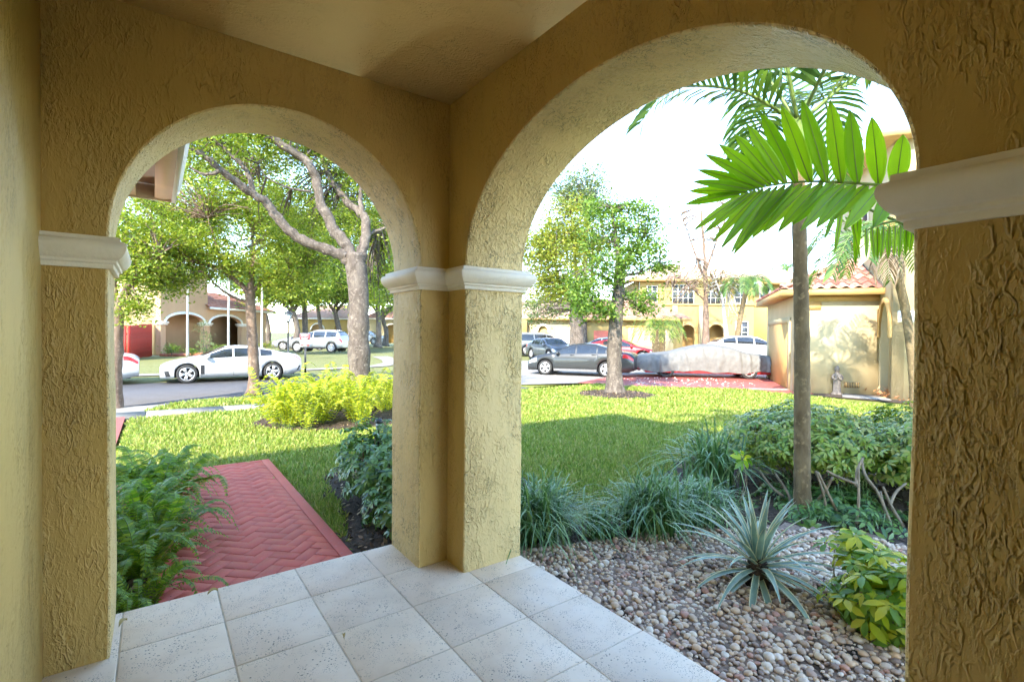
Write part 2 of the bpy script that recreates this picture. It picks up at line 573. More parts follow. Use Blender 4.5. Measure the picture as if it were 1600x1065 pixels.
# the court on the right with its red paver drive
def rdp(l): return [tuple(rd(r, d)[:2]) for r, d in l]
sheet_obj('court', rdp([(0.0, 17.95), (2.9, 18.95), (4.2, 19.1), (7.0, 20.0), (13, 24), (16, 33), (30, 60), (-2, 60), (-4.5, 34), (-5.5, 27), (-5.2, 22.5), (-3.5, 19.4)]), -0.348, M['concrete'])
sheet_obj('paver_drive', rdp([(2.5, 18.85), (4.02, 17.75), (7.8, 17.2), (8.5, 16.35), (9.2, 15.55), (9.7, 15.6), (10.0, 17.2), (13.5, 21.0), (13.6, 24.6), (4.8, 23.0), (4.3, 21.8)]), -0.338, M['reddrive'])
sheet_obj('planting_bed', rdp([(9.25, 15.5), (9.9, 16.1), (14.5, 14.6), (15, 12.5), (11.5, 12.9), (10.6, 14.2)]), -0.335, M['soil'])

# ================================================================== our house: the arched porch
A0, A1 = 2.8907, 3.3368          # inner and outer face of the wall with the smaller arch
B0, B1 = 1.5695, 2.0156          # inner and outer face of the wall with the wider arch
WC = -0.39                       # inner face of the house wall on the left
JA, JB = -0.165, 1.367           # jambs of the smaller arch
KA, KB = 0.431, 2.670            # jambs of the wider arch
NECK, SPR, CEIL = 1.775, 1.915, 2.9905
house = thing('porch_house', 'tan stucco house whose arched porch and thick columns frame the view', 'house', (0, 0, 0))
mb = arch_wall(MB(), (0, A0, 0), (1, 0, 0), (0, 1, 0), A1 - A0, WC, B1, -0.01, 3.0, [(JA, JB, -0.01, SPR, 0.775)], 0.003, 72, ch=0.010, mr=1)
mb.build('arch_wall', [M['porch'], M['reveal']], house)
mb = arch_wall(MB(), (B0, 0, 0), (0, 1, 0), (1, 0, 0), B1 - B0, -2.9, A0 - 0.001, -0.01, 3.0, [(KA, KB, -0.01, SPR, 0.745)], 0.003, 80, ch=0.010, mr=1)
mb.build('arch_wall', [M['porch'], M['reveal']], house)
MB().span((WC - 0.25, -2.9, -0.01), (WC, A0 + 0.1, 3.0)).build('side_wall', M['housewall'], house)
MB().span((WC - 0.25, -3.2, -0.01), (B1, -2.9, 3.0)).build('rear_wall', M['housewall'], house)
MB().span((WC - 0.25, -3.1, CEIL), (B1 - 0.02, A1 - 0.02, 3.06)).build('porch_ceiling', M['ceiling'], house)
PROF = [(0, NECK), (0.016, NECK), (0.017, 1.796), (0.028, 1.799), (0.029, 1.812), (0.038, 1.816), (0.048, 1.826), (0.058, 1.842), (0.064, 1.858),
        (0.066, 1.872), (0.063, 1.886), (0.055, 1.894), (0.041, 1.897), (0.040, SPR), (0, SPR)]
sweep(MB(), [(JB, A0), (B0, A0), (B0, KB), (B1, KB), (B1, A1), (JB, A1)], PROF, True).build('capital', M['capital'], house, bevel=0.002)
sweep(MB(), [(WC - 0.004, A0), (JA, A0), (JA, A1), (WC - 0.004, A1)], PROF, False).build('capital', M['capital'], house, bevel=0.002)
sweep(MB(), [(B1, -2.9), (B1, KA), (B0, KA), (B0, -2.9)], PROF, False).build('capital', M['capital'], house, bevel=0.002)
# upper storey and roof over the porch (they shade the yard)
MB().span((-7, -4.2, 3.07), (B1, A1, 5.2)).build('upper_wall', M['reveal'], house)
e = 0.35
mb = MB()
x0, x1, y0, y1, ze, zr = -7 - e, B1 + e, -4.2 - e, A1 + e, 5.2, 6.6
V = [(x0, y0, ze), (x1, y0, ze), (x1, y1, ze), (x0, y1, ze), (x0 + 4.2, y1 - 4.0, zr), (x1 - 4.2, y1 - 4.0, zr), (x1 - 4.2, y0 + 4.0, zr), (x0 + 4.2, y0 + 4.0, zr)]
mb.add(V, [[0, 3, 2, 1], [3, 2, 5, 4][::-1], [2, 1, 6, 5][::-1], [1, 0, 7, 6][::-1], [0, 3, 4, 7], [4, 5, 6, 7]])
mb.build('roof', simple('roof_clay', (0.40, 0.17, 0.11), 0.8, 0.3, 8), house)
# garage wing on the left, its boxed eave shows through the smaller arch
MB().span((-6.5, A1 + 0.002, -0.3), (-0.47, 4.85, 2.75)).build('wing_wall', M['reveal'], house)
gar = MB().span((-4.2, 4.86, -0.28), (-1.2, 4.90, 2.1)).build('garage_door', M['trimwhite'], house)
EX, EYY, EZ = 0.146, 5.445, 2.666
MB().span((0.005, A1, EZ), (EX - 0.02, EYY - 0.03, EZ + 0.02)).build('soffit_board', M['fasciapeach'], house)
MB().span((-0.30, A1, EZ), (-0.125, EYY - 0.03, EZ + 0.11)).build('soffit_board', M['fasciapeach'], house)
MB().span((-6.6, A1, EZ + 0.115), (EX - 0.02, EYY - 0.03, EZ + 0.14)).build('soffit_board', M['fasciapeach'], house)
MB().span((-6.6, EYY - 0.03, EZ - 0.012), (EX - 0.02, EYY, EZ + 0.20)).build('front_fascia', M['fasciapeach'], house)
mb = MB()
fp = [(EX - 0.02, EZ - 0.015), (EX + 0.012, EZ - 0.015), (EX + 0.02, EZ + 0.05), (EX + 0.055, EZ + 0.13), (EX + 0.06, EZ + 0.20), (EX - 0.02, EZ + 0.20)]
mb.add([(x, y, z) for y in (A1, EYY + 0.01) for x, z in fp], [list(range(6))[::-1], list(range(6, 12))] + [[i, (i + 1) % 6, 6 + (i + 1) % 6, 6 + i] for i in range(6)])
mb.build('side_fascia', M['trimwhite'], house)
mb = MB()
mb.add([(-6.6, A1, EZ + 0.21), (EX + 0.05, A1, EZ + 0.21), (EX + 0.05, EYY, EZ + 0.21), (-6.6, EYY, EZ + 0.21), (-6.6, A1, 3.6), (-1.6, A1, 3.6)],
       [[3, 2, 1, 0], [2, 3, 4, 5], [1, 2, 5]])
mb.build('wing_roof', simple('wing_clay', (0.42, 0.18, 0.12), 0.8, 0.3, 8), house)

sheet_obj('bounce_sheet', [(2.03, -9), (9, -9), (9, -2.2), (2.03, -2.2)], -0.155, simple('bounce_sheet_pale', (0.66, 0.58, 0.47), 0.8, 0.1, 6))  # made-up pale sheet out of view, added to bounce sunlight into the porch
# ------------------------------------------------------------------ porch floor: cast-stone tiles
def tilemat():
    t = NT('cast_stone_tile')
    g = t.new('ShaderNodeNewGeometry')
    P = g.outputs['Position']
    oi = t.new('ShaderNodeObjectInfo')
    cloud = t.noise(P, 3.2, 5, 0.6, 0.6)
    c = t.ramp(cloud, [(0.28, (0.78, 0.63, 0.47)), (0.5, (0.88, 0.735, 0.57)), (0.72, (0.92, 0.80, 0.65))])
    c = t.mix(t.math('MULTIPLY', oi.outputs['Random'], 0.2), c, (0.55, 0.52, 0.50))
    # pinholes, in drifts
    vo = t.new('ShaderNodeTexVoronoi')
    vo.inputs['Scale'].default_value = 62
    t.l.new(P, vo.inputs['Vector'])
    dots = t.ramp(vo.outputs['Distance'], [(0.16, 1.0), (0.30, 0.0)])
    vo2 = t.new('ShaderNodeTexVoronoi')
    vo2.inputs['Scale'].default_value = 125
    t.l.new(P, vo2.inputs['Vector'])
    dots2 = t.ramp(vo2.outputs['Distance'], [(0.20, 1.0), (0.34, 0.0)])
    sel = t.ramp(vo.outputs['Color'], [(0.40, 0.0), (0.52, 1.0)])
    drift = t.ramp(t.noise(P, 5.5, 4, 0.6), [(0.44, 0.0), (0.60, 1.0)])
    drift2 = t.ramp(t.noise(P, 9, 4, 0.6), [(0.46, 0.0), (0.60, 0.85)])
    pit = t.math('MULTIPLY', t.math('MULTIPLY', dots, sel), drift)
    pit = t.math('MAXIMUM', pit, t.math('MULTIPLY', dots2, drift2))
    stain = t.ramp(t.noise(P, 1.3, 4, 0.6), [(0.5, 0.0), (0.75, 0.35)])
    c = t.mix(stain, c, (0.50, 0.44, 0.36))
    c = t.mix(t.math('MULTIPLY', pit, 0.9), c, (0.10, 0.08, 0.065))
    h = t.math('SUBTRACT', t.math('MULTIPLY', t.noise(P, 40, 5), 0.25), pit)
    return t.fin(c, 0.62, t.bump(h, 0.5, 0.003))
M['tile'] = tilemat()
floor = MB().span((WC - 0.3, -3.2, -0.3), (2.014, A1 - 0.004, -0.0035)).build('porch_floor', simple('grout', (0.56, 0.47, 0.37), 0.95, 0.3, 14))
tag(floor, kind='structure')
txs = [-0.565, -0.135, 0.295, 0.722, 1.150, 1.608, 2.019]
tys = [A1 - 0.001, 2.925, 2.500, 2.062, 1.632, 1.20, 0.77, 0.34, -0.09, -0.52, -0.95, -1.38, -1.81, -2.24, -2.67, -3.10]
tile_cache = {}
for i in range(len(txs) - 1):
    for j in range(len(tys) - 1):
        w, hgt = txs[i + 1] - txs[i] - 0.006, tys[j] - tys[j + 1] - 0.006
        key = (round(w, 3), round(hgt, 3))
        if key not in tile_cache:
            tile_cache[key] = MB().box((0, 0, 0), (w, hgt, 0.03)).mesh('tile', M['tile'])
        o = link('tile', tile_cache[key], floor, ((txs[i] + txs[i + 1]) / 2, (tys[j] + tys[j + 1]) / 2, -0.015 + RNG.normal(0, 0.0006)))
        b = o.modifiers.new('bevel', 'BEVEL'); b.width = 0.004; b.segments = 2

# ------------------------------------------------------------------ garden path: red herringbone pavers
PX0, PX1, PY0, PY1 = 0.02, 1.205, A1, 7.04
def clip_poly(poly, rect):
    def cut(pl, f, ix):
        out = []
        for k in range(len(pl)):
            a, b = pl[k - 1], pl[k]
            fa, fb = f(a), f(b)
            if fa * fb < 0:
                s = fa / (fa - fb)
                out.append((a[0] + s * (b[0] - a[0]), a[1] + s * (b[1] - a[1])))
            if fb >= 0:
                out.append(b)
        return out
    x0, x1, y0, y1 = rect
    for f in (lambda p: p[0] - x0, lambda p: x1 - p[0], lambda p: p[1] - y0, lambda p: y1 - p[1]):
        poly = cut(poly, f, 0)
        if len(poly) < 3: return []
    return poly
path = MB().span((PX0, PY0 + 0.001, -0.32), (PX1 - 0.09, PY1 - 0.09, -0.176)).build('garden_path', simple('red_joint', (0.25, 0.045, 0.03), 0.9, 0.3, 20))
tag(path, kind='structure')
MB().span((PX1 - 0.09, PY0 + 0.002, -0.32), (PX1, PY1, -0.148)).build('edging', M['redbrick'], path, bevel=0.006)
MB().span((-0.9, PY1 - 0.09, -0.32), (PX1 - 0.092, PY1, -0.149)).build('edging', M['redbrick'], path, bevel=0.006)
MB().span((-0.9, 5.9, -0.32), (PX0 - 0.002, PY1 - 0.092, -0.176)).build('path_arm', simple('red_joint_arm', (0.25, 0.045, 0.03), 0.9, 0.3, 20), path)
bl, bw, gap = 0.205, 0.1025, 0.004
brick_full = {}
c45 = math.cos(R(45))
for i in range(-60, 60):
    for j in range(-60, 60):
        k = (i - j) % 4
        if k == 0: u0_, v0_, du, dv = i, j, 2, 1
        elif k == 3: u0_, v0_, du, dv = i, j, 1, 2
        else: continue
        q = [(u0_ * bw + gap / 2, v0_ * bw + gap / 2), ((u0_ + du) * bw - gap / 2, v0_ * bw + gap / 2),
             ((u0_ + du) * bw - gap / 2, (v0_ + dv) * bw - gap / 2), (u0_ * bw + gap / 2, (v0_ + dv) * bw - gap / 2)]
        q = [(0.6 + (a - b) * c45, 5.2 + (a + b) * c45) for a, b in q]
        for rect in ((PX0, PX1 - 0.096, PY0 + 0.003, PY1 - 0.096), (-0.62, PX0 - 0.005, 5.92, PY1 - 0.096)):
            p = clip_poly(q, rect)
            if len(p) < 3: continue
            area = 0.5 * abs(sum(p[a - 1][0] * p[a][1] - p[a][0] * p[a - 1][1] for a in range(len(p))))
            if area < 0.0012: continue
            cx, cy = np.mean(p, axis=0)
            jz = RNG.normal(0, 0.0012)
            ins = []
            for (x, y) in p:
                d = math.hypot(x - cx, y - cy)
                ins.append((cx + (x - cx) * (1 - 0.0035 / d), cy + (y - cy) * (1 - 0.0035 / d)))
            n = len(p)
            V = [(x - cx, y - cy, -0.04) for x, y in p] + [(x - cx, y - cy, -0.0022) for x, y in p] + [(x - cx, y - cy, 0) for x, y in ins]
            F = [list(range(2 * n, 3 * n))]
            for s in (0, n):
                F += [[s + a, s + (a + 1) % n, s + n + (a + 1) % n, s + n + a] for a in range(n)]
            if abs(area - (bl - gap) * (bw - gap)) < 2e-4:
                key = k
                if key not in brick_full:
                    brick_full[key] = MB().add(V, F).mesh('brick', M['redbrick'])
                me = brick_full[key]
            else:
                me = MB().add(V, F).mesh('brick', M['redbrick'])
            o = link('brick', me, path, (cx, cy, -0.150 + jz))

# ================================================================== vehicles
def carpaint(name, c, metallic=0.0, rough=0.32):
    t = NT(name)
    v = t.coord()
    dust = t.noise(v, 5, 5, 0.6)
    b = lin(c)[:3]
    colr = t.ramp(dust, [(0.3, [x * 0.92 for x in b]), (0.75, [min(1, x * 1.04) for x in b])])
    return t.fin(colr, rough, None, metallic, **{'Coat Weight': 0.6, 'Coat Roughness': 0.06})
def glassmat(name, c=(0.02, 0.024, 0.028), rough=0.05):
    t = NT(name)
    n = t.noise(t.coord(), 3, 3)
    colr = t.ramp(n, [(0.3, [x * 0.8 for x in c]), (0.7, [x * 1.3 for x in c])])
    return t.fin(colr, rough, **{'Specular IOR Level': 0.9})
M['carglass'] = glassmat('car_glass')
M['pane'] = glassmat('window_glass', (0.05, 0.06, 0.075), 0.06)
M['rubber'] = simple('tyre_rubber', (0.03, 0.029, 0.028), 0.85, 0.2, 20)
M['alloy'] = simple('alloy', (0.58, 0.57, 0.56), 0.35, 0.06, 8, metallic=0.6)
M['spoke_shade'] = simple('wheel_shadow', (0.03, 0.03, 0.032), 0.6, 0.2, 20)  # near-black disc closing the wheel: shade behind the spokes put into colour
M['blacktrim'] = simple('black_trim', (0.022, 0.022, 0.024), 0.5, 0.2, 20)
M['chrome'] = simple('chrome', (0.7, 0.7, 0.7), 0.15, 0.04, 8, metallic=1.0)
M['taillamp'] = simple('red_lamp', (0.50, 0.02, 0.02), 0.2, 0.1, 9, coat=0.5)
M['headlamp'] = simple('clear_lamp', (0.50, 0.52, 0.54), 0.12, 0.15, 18, coat=0.8)
M['amber'] = simple('amber_lamp', (0.7, 0.25, 0.03), 0.25, 0.1, 9)

def tyre_rim(R_, rim_r, spokes, wide, two):
    tb = MB()
    w = 0.115
    prof = [(rim_r, -w * 0.9), (rim_r + 0.02, -w), (R_ - 0.03, -w), (R_ - 0.008, -w * 0.8), (R_, -w * 0.4), (R_, w * 0.4), (R_ - 0.008, w * 0.8), (R_ - 0.03, w), (rim_r + 0.02, w), (rim_r, w * 0.9)]
    tb.lathe(prof, 32, axis='y')
    rb = MB()
    rb.lathe([(rim_r + 0.004, 0.085), (rim_r - 0.004, 0.112), (rim_r - 0.022, 0.108), (rim_r - 0.03, 0.05)], 32, axis='y')
    for k in range(spokes):
        a0 = 2 * math.pi * k / spokes
        for off in ((-wide, wide) if two else (0,)):
            a = a0 + off
            r0, r1 = 0.05, rim_r - 0.012
            hw0, hw1 = 0.022, 0.026
            ca, sa = math.cos(a), math.sin(a)
            V = []
            for y in (0.06, 0.098):
                for (r, hw) in ((r0, hw0), (r1, hw1)):
                    for s in (-1, 1):
                        V.append((r * ca - s * hw * sa, y + (0.006 if r == r1 else 0), r * sa + s * hw * ca))
            rb.add(V, np.array([(0, 1, 3, 2), (4, 6, 7, 5), (0, 4, 5, 1), (2, 3, 7, 6), (0, 2, 6, 4), (1, 5, 7, 3)]))
    rb.lathe([(0.062, 0.05), (0.062, 0.104), (0.03, 0.110), (0.0005, 0.110)], 14, axis='y')
    db = MB().lathe([(0.0005, 0.035), (rim_r - 0.012, 0.035), (rim_r - 0.005, -0.09)], 28, axis='y')
    return tb.mesh('wheel', M['rubber'], True), rb.mesh('rim', M['alloy']), db.mesh('shade_disc', M['spoke_shade'], True)

class Car:
    def __init__(s, top, belt, W, wb, R_, xA, xB, xC, xD, low=0.2, lowf=0.22, lowr=0.3, tf=0.17, tr=0.12, tumble=0.34, arch=1.14):
        s.top, s.belt = np.array(sorted(top)), np.array(sorted(belt))
        s.W, s.wb, s.R = W, wb, R_
        s.xr, s.xf = s.top[0, 0], s.top[-1, 0]
        s.xA, s.xB, s.xC, s.xD = xA, xB, xC, xD
        s.low, s.lowf, s.lowr, s.tf, s.tr, s.tumble, s.arch = low, lowf, lowr, tf, tr, tumble, arch * R_
        xx = np.linspace(s.xr, s.xf, 500)
        def sm(c, k):
            z = np.interp(xx, c[:, 0], c[:, 1])
            ker = np.hanning(k); ker /= ker.sum()
            return np.convolve(np.pad(z, k // 2, mode='edge'), ker, 'valid')[:500]
        s.xx, s.zt, s.zb = xx, sm(s.top, 33), sm(s.belt, 41)
    def sec(s, x):
        zt, zb = np.interp(x, s.xx, s.zt), np.interp(x, s.xx, s.zb)
        zb = min(zb, zt - 0.035)
        xm, hl = (s.xf + s.xr) / 2, (s.xf - s.xr) / 2
        q = (x - xm) / hl
        w = s.W / 2 * (1 - (s.tf if q > 0 else s.tr) * abs(q) ** 7 - 0.03 * abs(q) ** 2)
        e = min(1, max(0, (abs(q) - 0.80) / 0.2))
        zl = s.low + ((s.lowf if q > 0 else s.lowr) - s.low) * e
        for ax in (s.wb / 2, -s.wb / 2):
            dx = x - ax
            if abs(dx) < s.arch:
                zl = max(zl, s.R + math.sqrt(s.arch ** 2 - dx * dx))
        zl = min(zl, zb - 0.08)
        h = zt - zb
        y6 = max(w * 0.45, w - 0.065 - s.tumble * h)
        p = [(w - 0.16, zl + 0.004), (w - 0.03, zl), (w - 0.004, zl + 0.3 * (zb - zl)), (w, zl + 0.62 * (zb - zl)), (w - 0.018, zb - 0.025), (w - 0.045, zb + min(0.012, h * 0.2)),
             ((w - 0.045) * 0.5 + y6 * 0.5 + 0.018 * min(1, h * 3), zb + h * 0.46), (y6, zb + h * 0.87), (y6 - min(0.10, 0.02 + h * 0.25), zb + h * 0.97), (y6 * 0.45, zt), (0.0, zt + 0.004)]
        return np.array(p)
    def S(s, x, k, side=1, off=0.0):
        def f(x, k):
            p = s.sec(x)
            i = int(min(max(math.floor(k), 0), len(p) - 2))
            q = p[i] + (p[i + 1] - p[i]) * (k - i)
            return np.array([x, q[0], q[1]])
        p = f(x, k)
        if off:
            a, b = f(min(x + 0.02, s.xf), k) - f(max(x - 0.02, s.xr), k), f(x, min(k + 0.1, 10)) - f(x, max(k - 0.1, 0))
            n = np.cross(a, b)
            n /= np.linalg.norm(n) + 1e-9
            if n[1] * 1 + n[2] * 0.7 < 0: n = -n
            p = p + n * off
        p[1] *= side
        return p
    def body(s):
        st = np.unique(np.concatenate([np.linspace(s.xr, s.xf, 70)] + [ax + s.arch * np.cos(np.linspace(0, math.pi, 25)) for ax in (s.wb / 2, -s.wb / 2)] + [[s.xf - 0.03, s.xf - 0.01, s.xr + 0.03, s.xr + 0.01]]))
        rows = []
        for x in st:
            p = s.sec(x)
            rows.append([(x, y, z) for y, z in p] + [(x, -y, z) for y, z in p[::-1][1:]])
        mb = MB().sheet(np.array(rows))
        for r in (rows[0], rows[-1]):
            mb.add(r, [list(range(len(r)))])
        return mb
    def patch(s, x0, x1, k0, k1, side=1, off=0.005, nx=10, nk=5, skew=0.0):
        G = [[s.S(x0 + (x1 - x0) * i / nx + skew * j / nk, k0 + (k1 - k0) * j / nk, side, off) for j in range(nk + 1)] for i in range(nx + 1)]
        return np.array(G)
    def across(s, x0, x1, kmin, off=0.006, nx=8, nk=12):
        G = []
        for i in range(nx + 1):
            x = x0 + (x1 - x0) * i / nx
            G.append([s.S(x, 10 - (10 - kmin) * abs(q), 1 if q >= 0 else -1, off) for q in np.linspace(-1, 1, nk + 1)])
        return np.array(G)

def make_car(name, label, spec, paint, wins, spokes=10, wide=0.0, two=False, rim=0.72, head=None, tail=None, rails=False, mirror=True,
             grille=True, seams=(), group=None, handles=(), lower=None, tail_dark=False):
    t = thing(name, label, 'car', group=group)
    s = spec
    bd = s.body().build('body', paint, t, smooth=True)
    for side in (1, -1):
        for (x0, x1) in wins:
            MB().sheet(s.patch(x0, x1, 5.16, 6.84, side, 0.004, 14, 4)).build('side_window', M['carglass'], t, smooth=True)
        for x in seams:
            MB().sheet(s.patch(x - 0.006, x + 0.006, 1.2, 5.0, side, 0.002, 1, 6)).build('door_seam', M['blacktrim'], t)
        for x in handles:
            c = s.S(x, 4.05, side, 0.018)
            MB().box(c, (0.19, 0.03, 0.028)).build('door_handle', paint, t, bevel=0.008)
        if head:
            MB().sheet(s.patch(*head, side, 0.005, 8, 4)).build('headlight', M['headlamp'], t, smooth=True)
        if tail:
            MB().sheet(s.patch(*tail, side, 0.006, 8, 4)).build('tail_light', M['taillamp'], t, smooth=True)
        if mirror:
            c = s.S(s.xA - 0.22, 5.3, side, 0.10)
            MB().lathe([(0.001, -0.11), (0.06, -0.10), (0.085, -0.03), (0.08, 0.05), (0.055, 0.10), (0.001, 0.11)], 10, axis='y').build('mirror', paint, t, smooth=True, loc=c)
        if rails:
            MB().tube([s.S(x, 8.2, side, 0.03) for x in np.linspace(s.xB - 0.2, s.xC + 0.15, 8)], 0.018).build('roof_rail', M['alloy'], t)
        if lower is not None:
            MB().sheet(s.patch(-s.wb / 2 + s.arch + 0.03, s.wb / 2 - s.arch - 0.03, 1.02, 1.5, side, 0.006, 10, 2)).build('sill_trim', lower, t, smooth=True)
    MB().sheet(s.across(s.xB - 0.01, s.xA - 0.02, 7.75)).build('windscreen', M['carglass'], t, smooth=True)
    MB().sheet(s.across(s.xD + 0.06, s.xC + 0.01, 7.75)).build('rear_window', M['carglass'], t, smooth=True)
    fz = np.interp(s.xf, s.xx, s.zt)
    if grille:
        MB().box((s.xf + 0.004, 0, s.lowf + 0.62 * (fz - s.lowf)), (0.03, s.W * 0.5, (fz - s.lowf) * 0.34)).build('grille', M['blacktrim'], t, bevel=0.012)
        MB().box((s.xf + 0.004, 0, s.lowf + 0.2 * (fz - s.lowf)), (0.03, s.W * 0.55, (fz - s.lowf) * 0.2)).build('air_intake', M['blacktrim'], t, bevel=0.012)
    MB().span((s.xr + 0.25, -s.W / 2 + 0.26, s.low + 0.0), (s.xf - 0.25, s.W / 2 - 0.26, s.low + 0.3)).build('underbody', M['blacktrim'], t)
    ty, rm, bk = tyre_rim(s.R, s.R * rim, spokes, wide, two)
    for ax in (s.wb / 2, -s.wb / 2):
        for side in (1, -1):
            wv = link('wheel', ty, t, (ax, side * (s.W / 2 - 0.135), s.R), (0, RNG.uniform(0, 6), 0 if side > 0 else math.pi))
            link('rim', rm, wv)
            link('shade_disc', bk, wv)
            MB().lathe([(s.arch - 0.003, -0.16), (s.arch - 0.003, 0.085)], 26, axis='y').build('wheel_arch', M['blacktrim'], t, loc=(ax, side * (s.W / 2 - 0.135), s.R))
    return t

def park(t, W, front, rear, z, near_left=True):
    "stand a car with its near-side wheels at these (r, d) places"
    f, r = rd(*front), rd(*rear)
    hd = (f - r); hd.z = 0; hd.normalize()
    away = Vector((hd.y, -hd.x, 0)) if near_left else Vector((-hd.y, hd.x, 0))
    c = (f + r) / 2 + away * (W / 2 - 0.02)
    t.location = (c.x, c.y, z)
    t.rotation_euler = (0, 0, math.atan2(hd.y, hd.x))
    return t

FAST = Car([(2.28, .60), (2.2, .70), (1.9, .80), (1.5, .89), (1.02, .98), (.22, 1.345), (-.25, 1.39), (-.75, 1.37), (-1.3, 1.25), (-1.9, 1.08), (-2.35, 1.03), (-2.5, .97), (-2.55, .82)],
           [(2.28, .56), (2.1, .66), (1.6, .80), (1.0, .88), (0, .905), (-1, .94), (-1.8, .99), (-2.3, .97), (-2.55, .74)], 1.87, 2.905, .345, 1.02, .22, -.85, -1.95, .2, .2, .34)
SEDAN = Car([(2.27, .58), (2.2, .68), (1.9, .83), (1.5, .93), (1.0, 1.02), (.25, 1.40), (-.3, 1.455), (-.9, 1.42), (-1.35, 1.30), (-1.85, 1.11), (-2.3, 1.06), (-2.5, 1.0), (-2.56, .85)],
            [(2.27, .55), (2.1, .68), (1.6, .84), (1.0, .92), (0, .95), (-1, .98), (-1.8, 1.02), (-2.3, 1.0), (-2.56, .78)], 1.85, 2.78, .335, 1.0, .25, -.95, -1.8, .2, .2, .30)
SUV = Car([(2.18, .75), (2.12, .92), (1.7, 1.03), (1.15, 1.11), (.45, 1.56), (-.1, 1.66), (-1.2, 1.66), (-1.85, 1.60), (-2.05, 1.25), (-2.2, 1.05), (-2.24, .8)],
          [(2.18, .72), (2.0, .88), (1.5, .99), (1.1, 1.02), (0, 1.05), (-1.5, 1.08), (-2.05, 1.06), (-2.24, .78)], 1.84, 2.755, .365, 1.15, .45, -1.75, -2.1, .26, .28, .36, tumble=.26)
CROSS = Car([(2.22, .75), (2.15, .90), (1.7, 1.02), (1.15, 1.11), (.35, 1.54), (-.2, 1.63), (-1.0, 1.60), (-1.6, 1.47), (-2.0, 1.22), (-2.25, 1.10), (-2.32, .85)],
            [(2.22, .72), (2.0, .88), (1.5, 1.0), (1.1, 1.03), (0, 1.07), (-1.3, 1.14), (-2.0, 1.12), (-2.32, .80)], 1.86, 2.69, .37, 1.15, .35, -1.35, -2.05, .26, .28, .38, tumble=.30)
VAN = Car([(2.4, .75), (2.34, .90), (1.9, 1.03), (1.4, 1.14), (.75, 1.60), (.1, 1.72), (-1.6, 1.74), (-2.35, 1.68), (-2.5, 1.3), (-2.56, .85)],
          [(2.4, .72), (2.1, .9), (1.5, 1.0), (1.1, 1.03), (0, 1.06), (-2.0, 1.08), (-2.56, .80)], 1.98, 3.0, .36, 1.4, .75, -2.2, -2.52, .24, .26, .34, tumble=.2)

P_white = carpaint('white_paint', (0.46, 0.46, 0.46))
P_grey = carpaint('grey_paint', (0.05, 0.052, 0.052), 0.5, 0.35)
P_silver = carpaint('silver_paint', (0.30, 0.31, 0.32), 0.45, 0.35)
P_blue = carpaint('slate_paint', (0.10, 0.115, 0.145), 0.5, 0.35)
P_red = carpaint('red_paint', (0.42, 0.02, 0.025), 0.1, 0.3)

t = make_car('parked_car', 'white fastback sedan parked across the street behind the slender street tree', FAST, P_white, [(.72, -.02), (-.09, -.95), (-1.0, -1.42)],
             spokes=5, wide=.16, two=True, head=(1.85, 2.2, 3.1, 4.6), tail=(-2.52, -2.2, 4.2, 4.75), seams=(1.02, -.06, -1.05), handles=(.12, -.85), group='cars parked in the street')
for side in (1, -1):
    MB().sheet(FAST.patch(.90, 1.02, 1.6, 3.2, side, .005, 3, 5)).build('side_vent', M['blacktrim'], t)
    MB().sheet(FAST.patch(1.96, 2.1, 1.4, 2.9, side, .006, 3, 5, skew=.06)).build('corner_intake', M['blacktrim'], t)
    MB().sheet(FAST.patch(-2.42, -2.36, 1.4, 2.6, side, .006, 2, 5, skew=-.1)).build('bumper_vent', M['blacktrim'], t)
    MB().sheet(FAST.patch(2.05, 2.22, 4.3, 4.62, side, .008, 3, 2)).build('turn_signal', M['amber'], t)
t.location = (2.46, 21.9 + .92, -.45)
t.rotation_euler = (0, 0, math.pi - .02)
t = make_car('parked_car', 'tail of a white car cut off by the left column, red tail light showing', SEDAN, P_white, [(.7, 0), (-.08, -.95), (-1.0, -1.35)],
             head=(1.85, 2.2, 3.1, 4.6), tail=(-2.54, -2.12, 3.6, 4.9), seams=(1.0, -.05, -1.0), group='cars parked in the street')
t.location = (-.45 - 2.56, 22.3 + .92, -.44)
t.rotation_euler = (0, 0, math.pi)
t = make_car('parked_car', 'dark grey sedan parked nose left beside the mulched lawn tree', SEDAN, P_grey, [(.7, 0), (-.08, -.95), (-1.0, -1.35)],
             spokes=5, wide=.2, two=True, head=(1.8, 2.2, 3.2, 4.6), tail=(-2.54, -2.1, 3.5, 4.9), seams=(1.0, -.05, -1.0), handles=(.12, -.85), group='cars in the court', lower=M['chrome'])
park(t, SEDAN.W, (1.50, 22.5), (4.08, 21.45), -.345)
t = make_car('parked_car', 'silver boxy station wagon on the far drive behind the red notice sign', SUV, P_silver, [(.85, .12), (.06, -.85), (-.92, -1.75)],
             spokes=10, head=(1.85, 2.1, 3.2, 4.6), tail=(-2.2, -1.98, 3.3, 4.9), seams=(1.0, .1, -.88), handles=(.25, -.7), rails=True, group='cars parked in the street', lower=M['blacktrim'])
park(t, SUV.W, (-16.52, 38.0), (-13.75, 37.7), -.03)
t = make_car('parked_car', 'pale silver car nosing out behind the street lamp, left of the wagon', SEDAN, P_silver, [(.7, 0), (-.08, -.95), (-1.0, -1.35)],
             head=(1.85, 2.2, 3.1, 4.6), tail=(-2.54, -2.12, 3.6, 4.9), group='cars parked in the street')
park(t, SEDAN.W, (-18.6, 40.2), (-15.9, 41.0), -.0)
t = make_car('parked_car', 'white car far down the cross street beside the big trunk', CROSS, P_white, [(.8, .1), (.0, -.85), (-.95, -1.5)],
             head=(1.85, 2.1, 3.2, 4.6), tail=(-2.25, -1.98, 3.3, 4.9), group='cars parked in the street')
